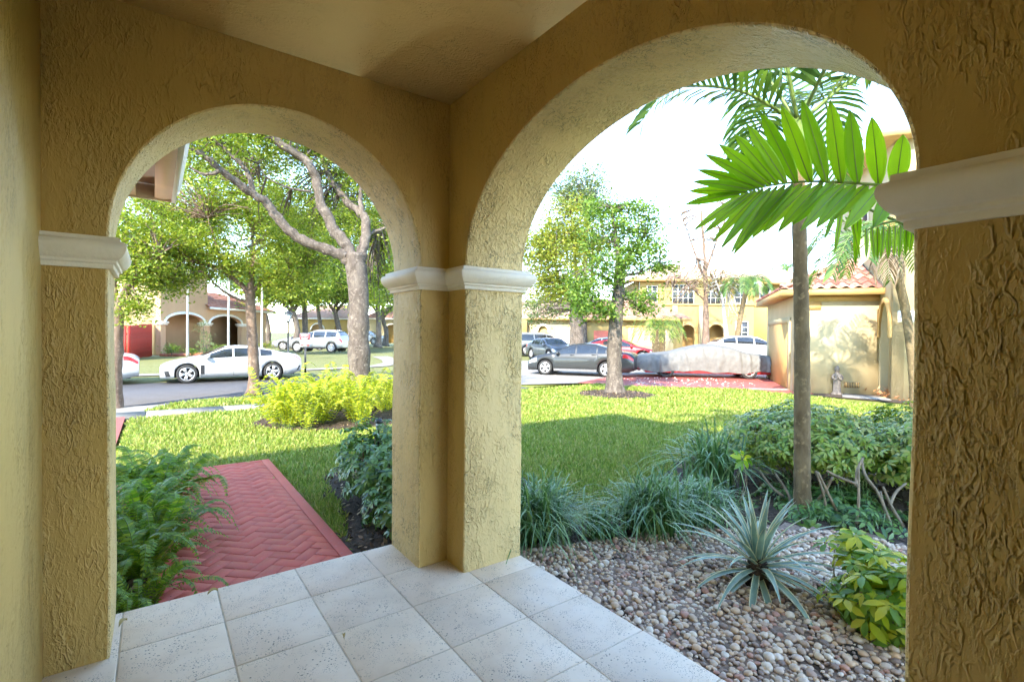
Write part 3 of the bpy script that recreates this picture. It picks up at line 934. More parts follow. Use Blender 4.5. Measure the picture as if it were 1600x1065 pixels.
park(t, CROSS.W, (-16.2, 58), (-18.8, 58.6), .12, False)
t = make_car('parked_car', 'white crossover parked behind the covered car, against the yellow house', CROSS, P_white, [(.85, .12), (.04, -.85), (-.92, -1.62)],
             head=(1.85, 2.1, 3.2, 4.6), tail=(-2.25, -1.9, 3.3, 4.9), seams=(1.0, .08, -.88), handles=(.25, -.7), group='cars in the court', lower=M['blacktrim'])
park(t, CROSS.W, (15.2, 28.3), (12.55, 28.7), -.1, False)
t = make_car('parked_car', 'slate blue sedan seen nose on, left of the grey sedan', SEDAN, P_blue, [(.7, 0), (-.08, -.95), (-1.0, -1.35)],
             spokes=10, head=(1.8, 2.2, 3.2, 4.6), tail=(-2.54, -2.1, 3.5, 4.9), seams=(1.0, -.05), group='cars in the court')
park(t, SEDAN.W, (2.35, 32.2), (1.35, 34.7), -.2, False)
t = make_car('parked_car', 'silver minivan at the back of the court, its red tail light towards the column', VAN, P_silver, [(1.0, .35), (.28, -.75), (-.83, -2.1)],
             spokes=10, head=(2.0, 2.3, 3.2, 4.6), tail=(-2.52, -2.3, 3.2, 5.2), seams=(1.1, .3, -.8), rails=True, group='cars in the court')
park(t, VAN.W, (3.95, 40.0), (1.1, 38.8), -.15, False)
t = make_car('parked_car', 'white sedan half hidden between the lawn tree and the red coupe', SEDAN, P_white, [(.7, 0), (-.08, -.95), (-1.0, -1.35)],
             head=(1.8, 2.2, 3.2, 4.6), tail=(-2.54, -2.1, 3.5, 4.9), group='cars in the court')
park(t, SEDAN.W, (4.9, 34.9), (7.3, 33.5), -.12)
t = make_car('parked_car', 'red coupe parked behind the lawn tree, before the garage wing', FAST, P_red, [(.72, -.02), (-.09, -.95)],
             spokes=5, wide=.16, two=True, head=(1.85, 2.2, 3.1, 4.6), tail=(-2.52, -2.2, 4.0, 4.75), seams=(1.02, -.06), group='cars in the court')
park(t, FAST.W, (7.65, 29.3), (5.15, 30.4), -.15, False)

# ------------------------------------------------------------------ the car under its cover
def covered_car():
    t = thing('covered_car', 'long low car under a wrinkled grey cover, wheels and red sill showing', 'car')
    L, wb, W, R_ = 6.0, 3.4, 1.9, .36
    topx = [-2.95, -2.8, -2.4, -1.7, -1.05, -.35, .25, .9, 1.5, 2.2, 2.75, 2.95]
    topz = [.84, .97, 1.02, 1.12, 1.36, 1.47, 1.45, 1.30, 1.12, 1.04, .98, .86]
    xs = np.linspace(-3.0, 3.0, 300)
    z = np.interp(xs, topx, topz)
    ker = np.hanning(17); ker /= ker.sum()
    z = np.convolve(np.pad(z, 8, mode='edge'), ker, 'valid')
    rs = np.random.default_rng(3)
    na = 61
    G = np.zeros((len(xs), na, 3))
    # swags hang from the high points towards the hem
    ph = [(rs.uniform(4, 17), rs.uniform(0, 6), rs.uniform(-1.1, 1.1), rs.uniform(.3, .9)) for _ in range(18)]
    for i, x in enumerate(xs):
        q = x / 3.0
        w = W / 2 * (1 - .12 * abs(q) ** 8 - .03 * q * q) + .03
        hem = .27 + .035 * math.sin(2.1 * x + .5) + .03 * math.sin(5.3 * x) + (.10 * max(0, abs(q) - .85) / .15)
        if q < -.8: hem -= .06 * (abs(q) - .8) / .2
        zt = z[i]
        for j in range(na):
            a = -1 + 2 * j / (na - 1)
            b = abs(a)
            if b < .52:
                yy = w * .84 * (b / .52)
                zz = zt - .16 * (b / .52) ** 3 * min(1, (zt - .6))
            else:
                s = (b - .52) / .48
                yy = w * (.84 + .17 * math.sin(min(1, s * 1.8) * math.pi / 2) - .05 * s * s)
                zs = zt - .16 * min(1, (zt - .6))
                zz = zs + (hem - zs) * s
            f = 0
            for (fr, p0, sl, am) in ph:
                f += am * math.sin(fr * (x + sl * (b - .3)) + p0)
            fold = max(0, f / 3.2) ** 1.2 * .075 * min(1, max(0, (b - .34) / .35))
            fine = .004 * math.sin(23 * (x + .9 * b * math.copysign(1, math.sin(1.3 * x))) + 3 * math.sin(4 * b)) * min(1, b * 2)
            sg = 1 if a >= 0 else -1
            G[i, j] = (x, sg * (yy + fold + fine), zz + .35 * fold + .5 * fine)
        if i in (0, len(xs) - 1):
            G[i, :, 1] *= .92
    mb = MB().sheet(G)
    for g in (G[0], G[-1]):
        mb.add(g, [list(range(na))])
    t2 = NT('car_cover')
    v = t2.coord()
    c = t2.ramp(t2.noise(v, 4, 6, .65), [(.25, (.12, .12, .112)), (.5, (.155, .155, .145)), (.75, (.20, .20, .185))])
    c = t2.mix(t2.ramp(t2.noise(v, 14, 5, .7), [(.55, 0.), (.72, .4)]), c, (.22, .22, .205))
    cov = t2.fin(c, .8, t2.bump(t2.noise(v, 9, 4, .5, .8), .35, .02))
    mb.build('cover', cov, t, smooth=True)
    MB().span((-2.6, -W / 2 + .06, .2), (2.6, W / 2 - .06, .42)).build('sill', carpaint('cherry_paint', (.45, .03, .03)), t, bevel=.03)
    for sx in (-1, 1):
        MB().tube([(sx * 2.86, y, .40 - .05 * abs(y)) for y in np.linspace(-.85, .85, 9)], .09, 8).build('bumper', carpaint('bumper_red', (.16, .03, .03)), t, smooth=True)
    for ax, sp in ((wb / 2, 8), (-wb / 2, 5)):
        ty, rm, bk = tyre_rim(R_, R_ * .66, sp, 0, False)
        for side in (1, -1):
            wv = link('wheel', ty, t, (ax, side * (W / 2 - .15), R_), (0, 1, 0 if side > 0 else math.pi))
            if ax > 0:
                link('shade_disc', bk, wv)
            else:
                link('rim', rm, wv); link('shade_disc', bk, wv)
    return t
t = covered_car()
park(t, 1.9, (6.75, 21.6), (10.1, 21.05), -.34)

# ================================================================== neighbouring houses
def local(o_rd, x_rd, z):
    "an origin and a turn for a house whose local x runs along x_rd (right, ahead)"
    p = rd(*o_rd, z)
    v = rd(*x_rd)
    return p, math.atan2(v.y, v.x)

def claymat(name, cols):
    t = NT(name)
    g = t.new('ShaderNodeNewGeometry')
    oi = t.new('ShaderNodeObjectInfo')
    n = t.noise(g.outputs['Position'], 3.5, 4, .6)
    mixv = t.math('ADD', t.math('MULTIPLY', n, .6), t.math('MULTIPLY', oi.outputs['Random'], .4))
    c = t.ramp(mixv, [(.25 + .5 * i / (len(cols) - 1), k) for i, k in enumerate(cols)])
    return t.fin(c, .8, t.bump(t.noise(g.outputs['Position'], 40, 4), .3, .01))
M['clay'] = claymat('clay_tile', [(.22, .07, .05), (.36, .14, .10), (.48, .27, .20), (.42, .19, .14)])
M['palec'] = claymat('pale_clay', [(.22, .11, .08), (.34, .20, .145), (.44, .31, .24)])

def wavy_roof(mb, p00, udir, vdir, ulen, vlen, lo=lambda s: 0.0, hi=lambda s: 1.0, pitch=.30, course=.36, amp=.035):
    "a slope of barrel tiles joined in one sheet: u along the eave, v up the slope; lo / hi trim u at height s"
    p00, ud, vd = (np.asarray(q, float) for q in (p00, udir, vdir))
    ud, vd = ud / np.linalg.norm(ud), vd / np.linalg.norm(vd)
    nn = np.cross(ud, vd)
    if nn[2] < 0: nn = -nn
    nv = max(1, int(round(vlen / course)))
    for k in range(nv):
        for_s = [k / nv, (k + 1) / nv]
        nu = int(ulen / pitch * 6)
        G = np.zeros((3, nu + 1, 3))
        for a, (s, lift) in enumerate(((for_s[0], 0.0), (for_s[0], .03), (for_s[1], .005))):
            u = np.linspace(lo(s) * ulen, hi(s) * ulen, nu + 1)
            w = amp * np.abs(np.sin(u * math.pi / pitch)) + lift
            if a == 0: w = w * 0 - .01
            G[a] = p00 + u[:, None] * ud + s * vlen * vd + w[:, None] * nn
        mb.sheet(G)
    return mb

def arch_band(mb, uc, hw, spr, rise, wid, y0, y1, seg=24, m=0, legs=0.0, axis='x'):
    "raised trim round an arch in the local plane y = const (or x = const)"
    pts = []
    if legs: pts.append((-hw, -hw - wid, spr - legs, spr - legs))
    for i in range(seg + 1):
        th = math.pi * (1 - i / seg)
        pts.append((hw * math.cos(th), (hw + wid) * math.cos(th), spr + rise * math.sin(th), spr + (rise + wid) * math.sin(th)))
    if legs: pts.append((hw, hw + wid, spr - legs, spr - legs))
    G = np.array([[(uc + a, y0, za), (uc + a, y1, za), (uc + b, y1, zb), (uc + b, y0, zb), (uc + a, y0, za)] for a, b, za, zb in pts])
    if axis == 'y':
        G = G[..., [1, 0, 2]]
    mb.sheet(G, m)
    for g in (G[0, :4], G[-1, :4]):
        mb.add(g, [[0, 1, 2, 3]], m)
    return mb

def window(parent, x, z, w, h, y=0.0, cols=2, rows=3, frame=None):
    f = MB()
    fr = .06
    for (a, b) in (((x - w / 2 - fr, y - .06, z - h / 2 - fr), (x + w / 2 + fr, y - .002, z - h / 2)), ((x - w / 2 - fr, y - .06, z + h / 2), (x + w / 2 + fr, y - .002, z + h / 2 + fr)),
                   ((x - w / 2 - fr, y - .06, z - h / 2), (x - w / 2, y - .002, z + h / 2)), ((x + w / 2, y - .06, z - h / 2), (x + w / 2 + fr, y - .002, z + h / 2))):
        f.span(a, b)
    for i in range(1, cols):
        xx = x - w / 2 + w * i / cols
        f.span((xx - .02, y - .045, z - h / 2), (xx + .02, y - .018, z + h / 2))
    for i in range(1, rows):
        zz = z - h / 2 + h * i / rows
        f.span((x - w / 2, y - .043, zz - .02), (x + w / 2, y - .016, zz + .02))
    o = f.build('window', frame or M['trimwhite'], parent)
    MB().span((x - w / 2, y - .014, z - h / 2), (x + w / 2, y - .006, z + h / 2)).build('pane', M['pane'], o)
    return o

# ------------------------------------------------------------------ right-hand neighbour: low garage and tall side wall
p, rz = local((9.33, 16.38), (.94, -.342), -.345)
nb = thing('cream_house', 'cream stucco house with low clay-tiled garage, statue against its wall', 'house', p, rz)
X0 = 2.35
MB().span((0, 0, 0), (X0, .2, 3.18)).build('garage_wall', M['cream'], nb)
mb = arch_wall(MB(), (0, .2, 0), (0, 1, 0), (1, 0, 0), .2, 0, 6.2, 0, 3.18, [])
mb.build('garage_wall', M['cream'], nb)
MB().span((-.035, .9, 0), (-.005, 5.6, 2.3)).build('garage_door', M['trimtan'], nb)
MB().span((-.06, .62, 0), (-.002, .9, 2.5)).span((-.06, .9, 2.3), (-.002, 5.7, 2.5)).build('door_trim', M['cream'], nb)
MB().span((-.45, -.40, 3.18), (X0 - .003, .0, 3.22)).span((-.45, .0, 3.18), (.0, 6.4, 3.22)).build('soffit', M['trimtan'], nb)
MB().span((-.47, -.43, 3.16), (X0 - .004, -.40, 3.36)).span((-.47, -.40, 3.16), (-.45, 6.4, 3.36)).build('fascia', M['trimtan'], nb)
MB().span((-.02, -.025, 2.98), (X0 - .004, -.002, 3.18)).build('frieze', M['trimtan'], nb)
MB().span((.25, -.027, 2.72), (.75, -.002, 2.97)).build('patch_panel', M['trimtan'], nb)
MB().span((.0, -.03, 0), (.18, -.002, 2.97)).build('corner_trim', M['cream'], nb)
# vent
v = MB().span((1.42, -.012, .22), (1.84, -.004, .40)).build('wall_vent', simple('vent_dark', (.10, .07, .04), .8), nb)
mb = MB()
for i in range(9):
    mb.span((1.44 + i * .045, -.03, .23), (1.455 + i * .045, -.013, .39))
mb.build('grille', M['trimtan'], v)
# hip roof with single tiles
roof = MB().add([(-.47, -.43, 3.34), (X0, -.43, 3.34), (X0, 1.95, 4.46), (1.9, 1.95, 4.46), (-.47, 6.4, 3.34), (1.9, 6.4, 4.46)],
                [[0, 1, 2, 3], [0, 3, 5, 4]]).build('roof', simple('roof_felt', (.10, .06, .05), .9), nb)
def stile(w, l):
    n = 12
    u = np.linspace(0, 1, n + 1)
    zz = .045 * np.sin(u * 2 * math.pi) * 1.0
    G = []
    for (v_, lift, th) in ((0, .045, -.018), (0, .045, 0), (l, .005, 0)):
        G.append([(w * (a - .5), v_, z + lift + th) for a, z in zip(u, zz)])
    return MB().sheet(np.array(G)).mesh('roof_tile', M['clay'], True)
tm = stile(.345, .46)
slope = math.hypot(2.38, 1.12)
ang = math.atan2(1.12, 2.38)
for r in range(6):
    for c in range(9):
        s = r * .43
        x = -.47 + .17 + c * .34
        yv = s * math.cos(ang)
        if x - .10 < -.47 + yv * 2.37 / 2.38 or x + .1 > X0 or s + .2 > slope: continue
        link('roof_tile', tm, roof, (x, -.45 + yv, 3.36 + s * math.sin(ang)), (ang, 0, 0))
ang2 = math.atan2(1.12, 2.37)
for r in range(6):
    for c in range(20):
        s = r * .43
        y = -.43 + .17 + c * .34
        xv = s * math.cos(ang2)
        if y - .10 < -.43 + xv * 2.38 / 2.37 or s + .2 > slope or y > 6.3: continue
        link('roof_tile', tm, roof, (-.49 + xv, y, 3.36 + s * math.sin(ang2)), Matrix.Rotation(-math.pi / 2, 3, 'Z').to_euler() if False else (Matrix.Rotation(-math.pi / 2, 3, 'Z') @ Matrix.Rotation(ang2, 3, 'X')).to_euler())
cap = MB()
a = np.linspace(0, math.pi, 7)
cap.sheet(np.array([[(.10 * math.cos(t) * k, v_, .085 * math.sin(t) * k) for t in a] for v_, k in ((0, 1.06), (.42, .92))]))
capm = cap.mesh('ridge_tile', M['clay'], True)
for k in range(8):
    f = k / 8
    q = Vector((-.47 + 2.37 * f, -.43 + 2.38 * f, 3.40 + 1.12 * f))
    link('ridge_tile', capm, roof, q, Vector((2.37, 2.38, 1.12)).to_track_quat('Y', 'Z').to_euler())
for k in range(1):
    link('ridge_tile', capm, roof, (1.95, 1.95, 4.50), (0, 0, -math.pi / 2))
# tall part: side wall with arched niche, string course, gable trim
mb = arch_wall(MB(), (X0, 0, 0), (0, 1, 0), (1, 0, 0), .3, -1.07, 5.2, 0, 7.6, [(-.92, -.10, .0, 1.95, .95)])
mb.build('side_wall', M['cream'], nb)
MB().span((X0 + .29, -.95, 0), (X0 + .32, -.08, 3.2)).build('niche_back', M['cream'], nb)
arch_band(MB(), -.51, .41, 1.95, .95, .14, X0 - .07, X0 + .001, legs=.12, axis='y').build('niche_trim', M['trimtan'], nb)
MB().span((X0 - .06, -1.10, 5.30), (X0 - .002, 5.2, 5.42)).span((X0 - .035, -1.10, 5.06), (X0 - .002, 5.2, 5.28)).build('string_course', M['trimtan'], nb)
MB().span((X0, -1.07, 0), (8.5, -.85, 7.6)).build('front_wall', M['cream'], nb)
MB().span((X0 - .5, -1.5, 7.6), (9, 5.6, 7.75)).build('eave', M['trimtan'], nb)
wv = MB().span((X0 - .03, 1.2, 5.7), (X0 - .005, 2.2, 7.0)).build('window', M['trimwhite'], nb)
MB().span((X0 - .035, 1.28, 5.78), (X0 - .031, 2.12, 6.92)).build('pane', M['pane'], wv)
pl = MB().span((X0 + .12, -1.092, 2.28), (X0 + .52, -1.073, 2.62)).build('number_plate', M['trimwhite'], nb)
MB().span((X0 + .16, -1.096, 2.41), (X0 + .48, -1.093, 2.50)).build('digits', simple('plate_grey', (.35, .36, .38), .6), pl)
MB().prism([(X0 - 1.2, -1.0), (X0 - .05, -1.25), (X0 - .02, -.06), (X0 - 1.0, -.06)], .0, .035).build('niche_step', M['concrete'], nb)

# ------------------------------------------------------------------ left-hand neighbour across the street
p, rz = local((-23.4, 33.0), (.128, .99), -.14)
lh = thing('peach_house', 'peach two-storey house with twin arched entry behind the white fastback', 'house', p, rz)
arch_wall(MB(), (0, 0, 0), (1, 0, 0), (0, 1, 0), .35, 0, 4.25, 0, 6.4, [(.42, 3.92, 0, 2.2, .62)]).build('entry_wall', M['peach'], lh)
arch_wall(MB(), (0, 0, 0), (1, 0, 0), (0, 1, 0), .35, 4.252, 11.3, 0, 3.4, [(4.5, 8.05, 0, 2.2, .62)]).build('entry_wall', M['peach'], lh)
MB().span((-.002, .352, 0), (.3, 11, 6.4)).build('side_wall', simple('peach_side', (.54, .39, .21), .85, .06, 1.2, .3, 30), lh)
MB().span((.3, 1.9, 0), (11.3, 2.1, 3.4)).build('porch_wall', M['peach'], lh)
MB().span((11.0, .352, 0), (11.3, 8, 3.4)).build('far_wall', M['peach'], lh)
MB().span((3.9, 2.2, 3.0), (4.25, 9, 6.4)).build('upper_side_wall', M['peach'], lh)
arch_band(MB(), 2.17, 1.75, 2.2, .62, .17, -.05, .001).build('arch_trim', M['trimwhite'], lh)
arch_band(MB(), 6.275, 1.775, 2.2, .62, .17, -.05, .001).build('arch_trim', M['trimwhite'], lh)
for x, w in ((.2, .56), (4.21, .72), (8.32, .66)):
    MB().span((x - w / 2, -.10, 2.02), (x + w / 2, .45, 2.12)).span((x - w / 2 - .06, -.16, 2.12), (x + w / 2 + .06, .5, 2.25)).build('capital', M['trimwhite'], lh)
dr = MB().span((1.3, 1.84, 0), (2.35, 1.895, 2.5)).build('door', simple('brown_door', (.20, .09, .04), .5), lh)
MB().span((1.62, 1.83, 1.0), (2.03, 1.838, 2.1)).build('door_glass', simple('leaded_glass', (.45, .48, .48), .15, .4, 22), dr)
mb = wavy_roof(MB(), (4.0, -.5, 3.42), (1, 0, 0), (0, 1, .42), 8.0, 3.6, lo=lambda s: 0, hi=lambda s: 1 - .36 * s)
wavy_roof(mb, (12.0, -.5, 3.42), (0, 1, 0), (-1, 0, .42), 7.0, 3.2, lo=lambda s: .38 * s, hi=lambda s: 1)
mb.build('roof', M['clay'], lh)
MB().span((3.95, -.52, 3.26), (12.05, -.42, 3.42)).span((11.95, -.42, 3.26), (12.05, 7, 3.42)).build('fascia', M['trimwhite'], lh)
MB().span((4.26, -.42, 3.38), (11.95, 1.9, 3.41)).build('soffit', M['trimwhite'], lh)
mb = wavy_roof(MB(), (-.5, -.5, 6.45), (1, 0, 0), (0, 1, .42), 5.2, 3.0, lo=lambda s: .53 * s)
wavy_roof(mb, (-.5, -.5, 6.45), (0, 1, 0), (1, 0, .42), 12, 3, lo=lambda s: .23 * s)
mb.build('roof', M['clay'], lh)
MB().span((-.42, .9, .0), (-.02, 1.5, .75)).build('utility_box', M['trimwhite'], lh)
bed = MB().prism([(-.6, -1.0), (.5, -3.2), (5, -3.3), (8.5, -2.2), (9.0, -.1), (-.2, -.1)], -.05, .10).build('planter', simple('coral_mulch', (.38, .13, .08), .9, .4, 18, .8, 30), lh)

# red board fence beside it
fence = thing('red_fence', 'red board fence running to the side wall of the peach house', 'fence', (0, 0, 0))
M['redwood'] = simple('red_stain', (.36, .022, .012), .7, .3, 5, .4, 25)
fpts = [rd(-22.9, 26.2), rd(-21.25, 27.6), rd(-23.9, 32.9)]
def fence_run(a, b, h0, h1):
    L = (b - a).length
    n = int(L / .15)
    dirv = (b - a).normalized()
    for i in range(n):
        q = a + dirv * (i + .5) * (L / n)
        f = i / max(1, n - 1)
        hh = h0 + (h1 - h0) * f + RNG.uniform(-.03, .03)
        MB().box((0, 0, hh / 2), (.135, .02, hh)).build('board', M['redwood'], fence, loc=(q.x, q.y, zfar(q.y) - .05), rot=(0, 0, math.atan2(dirv.y, dirv.x)))
    for zz in (.4, 1.5):
        m_ = (a + b) / 2
        off = Vector((-dirv.y, dirv.x, 0)) * .04
        MB().box((0, 0, 0), (L, .04, .09)).build('rail', M['redwood'], fence, loc=(m_.x + off.x, m_.y + off.y, zfar(m_.y) + zz), rot=(0, 0, math.atan2(dirv.y, dirv.x)))
fence_run(fpts[0], fpts[1], 1.9, 2.0)
fence_run(fpts[1], fpts[2], 2.0, 2.1)

# ------------------------------------------------------------------ yellow two-storey house at the back of the court
p, rz = local((10.9, 42.4), (1, -.06), -.1)
yh = thing('yellow_house', 'yellow two-storey house with white windows and arched doorways behind the court', 'house', p, rz)
arch_wall(MB(), (0, 0, 0), (1, 0, 0), (0, 1, 0), .4, 0, 9.5, 0, 6.25, [(3.45, 4.6, 0, 1.9, .6), (5.7, 7.1, 0, 1.8, .75)]).build('front_wall', M['yellow'], yh)
MB().span((0, 1.3, 0), (9.5, 1.5, 4)).build('porch_wall', M['trimtan'], yh)
MB().span((-.3, .41, 0), (-.002, 10, 6.25)).span((9.1, .41, 0), (9.5, 10, 6.25)).build('side_wall', M['yellow'], yh)
MB().span((9.502, .9, 0), (15, 1.2, 6.1)).build('wing_wall', M['yellow'], yh)
MB().span((-.3, -.07, 4.12), (9.53, -.002, 4.30)).span((9.54, .83, 4.12), (15, .897, 4.30)).build('string_course', M['trimtan'], yh)
arch_band(MB(), 4.025, .575, 1.9, .6, .16, -.06, .001, legs=.1).build('arch_trim', M['trimtan'], yh)
arch_band(MB(), 6.4, .70, 1.8, .75, .2, -.06, .001, legs=.1).build('arch_trim', M['trimtan'], yh)
MB().span((4.9, -.25, 0), (5.35, -.002, 4.1)).span((2.7, -.25, 0), (3.1, -.002, 4.1)).build('pilaster', M['cream'], yh)
window(yh, 3.6, 5.05, 1.7, 1.6, 0, 4, 3)
window(yh, 6.3, 5.05, 1.6, 1.6, 0, 4, 3)
window(yh, 8.35, 5.1, .95, 1.5, 0, 2, 3)
window(yh, 1.0, 5.1, .8, 1.3, 0, 2, 3)
window(yh, 8.5, 2.1, .95, 1.3, 0, 2, 3)
window(yh, 10.75, 5.1, .8, 1.45, .9, 2, 3)
mb = wavy_roof(MB(), (-.9, -.6, 6.35), (1, 0, 0), (0, 1, .36), 11.0, 5.2, lo=lambda s: .33 * s, hi=lambda s: 1 - .33 * s)
wavy_roof(mb, (10.1, -.6, 6.35), (0, 1, 0), (-1, 0, .36), 10.0, 4, lo=lambda s: .4 * s)
wavy_roof(mb, (-.9, -.6, 6.35), (0, 1, 0), (1, 0, .36), 10.0, 4, lo=lambda s: .4 * s)
mb.build('roof', M['palec'], yh)
mb = wavy_roof(MB(), (9.3, .3, 6.2), (1, 0, 0), (0, 1, .36), 6.4, 4.6, hi=lambda s: 1 - .3 * s)
mb.build('roof', M['palec'], yh)
MB().span((-.95, -.65, 6.15), (10.15, .0, 6.34)).span((10.16, .25, 6.02), (15.8, .9, 6.19)).build('eave', M['trimtan'], yh)

# its low garage wing
p, rz = local((4.95, 38.0), (1, -.05), -.1)
gw = thing('garage_wing', 'low yellow garage block with tiled roof behind the red coupe', 'building', p, rz)
MB().span((0, 0, 0), (8.0, .3, 2.75)).build('wall', M['yellow'], gw)
MB().span((7.7, .302, 0), (8.0, 6, 2.75)).build('wall', M['yellow'], gw)
d1 = MB().span((3.9, -.03, 0), (7.3, -.005, 2.15)).build('garage_door', M['cream'], gw)
for i in range(1, 4):
    MB().span((3.92, -.036, i * .54 - .01), (7.28, -.031, i * .54 + .01)).build('panel_seam', M['trimtan'], d1)
MB().span((3.7, -.05, 2.16), (7.5, -.004, 2.36)).build('lintel', M['trimtan'], gw)
MB().span((1.3, -.03, 0), (2.5, -.005, 1.9)).build('coral_panel', simple('coral_paint', (.62, .16, .10), .7), gw)
wavy_roof(MB(), (-.5, -.5, 2.85), (1, 0, 0), (0, 1, .42), 9.0, 4.3, hi=lambda s: 1 - .25 * s).build('roof', M['palec'], gw)
MB().span((-.55, -.55, 2.68), (8.55, .0, 2.84)).build('fascia', M['trimtan'], gw)

# peach house at the back left of the court
p, rz = local((-.8, 47.5), (1, .0), -.1)
ph = thing('coral_house', 'pale peach house with white garage doors at the far end of the court', 'house', p, rz)
arch_wall(MB(), (0, 0, 0), (1, 0, 0), (0, 1, 0), .3, 0, 9.2, 0, 3.0, [(3.3, 4.2, 0, 1.9, .5)]).build('wall', M['cream'], ph)
MB().span((0, .302, 0), (9.2, .6, 3.0)).build('porch_wall', M['trimtan'], ph)
gd = MB().span((5.0, -.04, 0), (7.8, -.005, 2.2)).build('garage_door', M['trimwhite'], ph)
for i in range(1, 4):
    MB().span((5.02, -.046, i * .55 - .012), (7.78, -.041, i * .55 + .012)).build('panel_seam', M['concrete'], gd)
arch_band(MB(), 3.75, .45, 1.9, .5, .2, -.06, .001, legs=.1).build('arch_trim', M['trimwhite'], ph)
wavy_roof(MB(), (-.6, -.5, 3.1), (1, 0, 0), (0, 1, .42), 10.4, 4.5, hi=lambda s: 1 - .2 * s).build('roof', M['palec'], ph)
MB().span((-.65, -.55, 2.95), (9.85, .0, 3.09)).build('fascia', M['trimtan'], ph)
MB().span((-.02, -.8, 0), (2.2, -.01, 2.94)).build('bay', M['yellow'], ph)

# houses down the cross street
for (o_, lab, wl_, mt) in (((-18.6, 64), 'cream house with arched entry far down the cross street', 8.5, 'cream'), ((-29.0, 66), 'cream house half hidden by trees behind the silver wagon', 9.5, 'yellow')):
    p, rz = local(o_, (1, .1), .1)
    h = thing('far_house', lab, 'house', p, rz, 'houses down the cross street')
    arch_wall(MB(), (0, 0, 0), (1, 0, 0), (0, 1, 0), .3, 0, wl_, 0, 3.2, [(2.2, 3.8, 0, 1.7, .75), (5.2, 6.2, .3, 1.9, .5)]).build('wall', M[mt], h)
    MB().span((0, 1.2, 0), (wl_, 1.5, 3.2)).build('porch_wall', M['trimtan'], h)
    arch_band(MB(), 3.0, .8, 1.7, .75, .15, -.05, .001).build('arch_trim', M['trimwhite'], h)
    wavy_roof(MB(), (-.6, -.6, 3.25), (1, 0, 0), (0, 1, .45), wl_ + 1.2, 4.5, lo=lambda s: .3 * s, hi=lambda s: 1 - .3 * s).build('roof', M['palec'], h)
    MB().span((-.65, -.65, 3.08), (wl_ + .65, .0, 3.24)).build('fascia', M['trimwhite'], h)

# ================================================================== street furniture and ornaments
M['lampblack'] = simple('lamp_black', (.025, .028, .03), .45, .2, 9)
q = rd(-13.55, 30)
lp = thing('street_lamp', 'black post lantern standing behind the tail of the white fastback', 'street lamp', (q.x, q.y, -.25))
MB().lathe([(.16, 0), (.16, .12), (.10, .2), (.075, .5), (.06, .55), (.055, 2.2), (.07, 2.23), (.05, 2.27)], 12).build('post', M['lampblack'], lp, smooth=True)
MB().lathe([(.05, 2.27), (.11, 2.34), (.12, 2.38)], 6).lathe([(.27, 2.80), (.26, 2.84), (.10, 2.98), (.03, 3.02), (.03, 3.07), (.001, 3.09)], 6).build('lantern_cap', M['lampblack'], lp)
MB().lathe([(.115, 2.38), (.21, 2.80)], 6).build('lantern_glass', simple('frosted_glass', (.62, .66, .68), .3, .1, 6), lp)
mb = MB()
for k in range(6):
    a = k * math.pi / 3
    mb.tube([(.117 * math.cos(a), .117 * math.sin(a), 2.38), (.214 * math.cos(a), .214 * math.sin(a), 2.80)], .012, 5)
mb.build('lantern_bars', M['lampblack'], lp)

q = rd(-9.42, 22.6)
sg = thing('notice_sign', 'small red and white notice sign on a black post at the far verge', 'sign', (q.x, q.y, -.46), -YAW)
MB().box((0, 0, .72), (.075, .05, 1.45)).build('post', M['lampblack'], sg)
MB().box((0, -.04, 1.58), (.46, .015, .60)).build('board', M['trimwhite'], sg)
mred = simple('sign_red', (.42, .03, .04), .5)
pn = MB().box((0, -.051, 1.735), (.45, .006, .27)).build('red_panel', mred, sg)
mw = simple('sign_white', (.75, .72, .72), .5)
for k, (w_, z_) in enumerate(((.36, 1.82), (.40, 1.755))):
    MB().box((0, -.0555, z_), (w_, .002, .016)).build('lettering', mw, pn)
MB().box((0, -.0555, 1.665), (.30, .002, .05)).build('lettering', mw, pn)
for k, (x_, z_, w_) in enumerate(((-.13, 1.36, .14), (.13, 1.35, .14), (0, 1.52, .36), (0, 1.46, .30))):
    MB().box((x_, -.0495, z_), (w_, .003, .045 if k < 2 else .012)).build('lettering', mred, sg)

# praying statue against the cream wall
q = rd(10.42, 15.86)
st = thing('statue', 'grey stone robed figure with folded hands standing by the cream wall', 'statue', (q.x, q.y, -.33), -YAW - .3)
stone = simple('statue_stone', (.17, .14, .115), .9, .3, 14, .8, 50)
mb = MB()
secs = [(0, .15, .12), (.03, .155, .125), (.06, .12, .10), (.30, .105, .085), (.45, .115, .09), (.56, .135, .095), (.63, .125, .085), (.67, .06, .055), (.70, .045, .045), (.73, .065, .07), (.78, .075, .082), (.83, .07, .078), (.87, .045, .05), (.90, .03, .035), (.915, .005, .005)]
G = np.array([[(a * math.cos(th), b * math.sin(th), z) for th in np.linspace(0, 2 * math.pi, 19)] for z, a, b in secs])
rip = 1 + .05 * np.sin(np.linspace(0, 2 * math.pi, 19) * 8)
G[2:6, :, :2] *= rip[None, :, None]
mb.sheet(G)
for s in (-1, 1):
    mb.tube([(s * .115, -.02, .60), (s * .135, -.05, .50), (s * .09, -.11, .46), (s * .02, -.13, .52)], [.042, .04, .034, .022], 7)
    mb.tube([(s * .012, -.125, .50), (s * .008, -.13, .56), (s * .002, -.125, .61)], [.02, .02, .008], 6)
mb.tube([(0, -.078, .80), (0, -.094, .765)], [.008, .014], 5)
mb.build('figure', stone, st, smooth=True)
MB().lathe([(.17, -.02), (.17, .03), (.14, .035)], 14).build('plinth', stone, st)
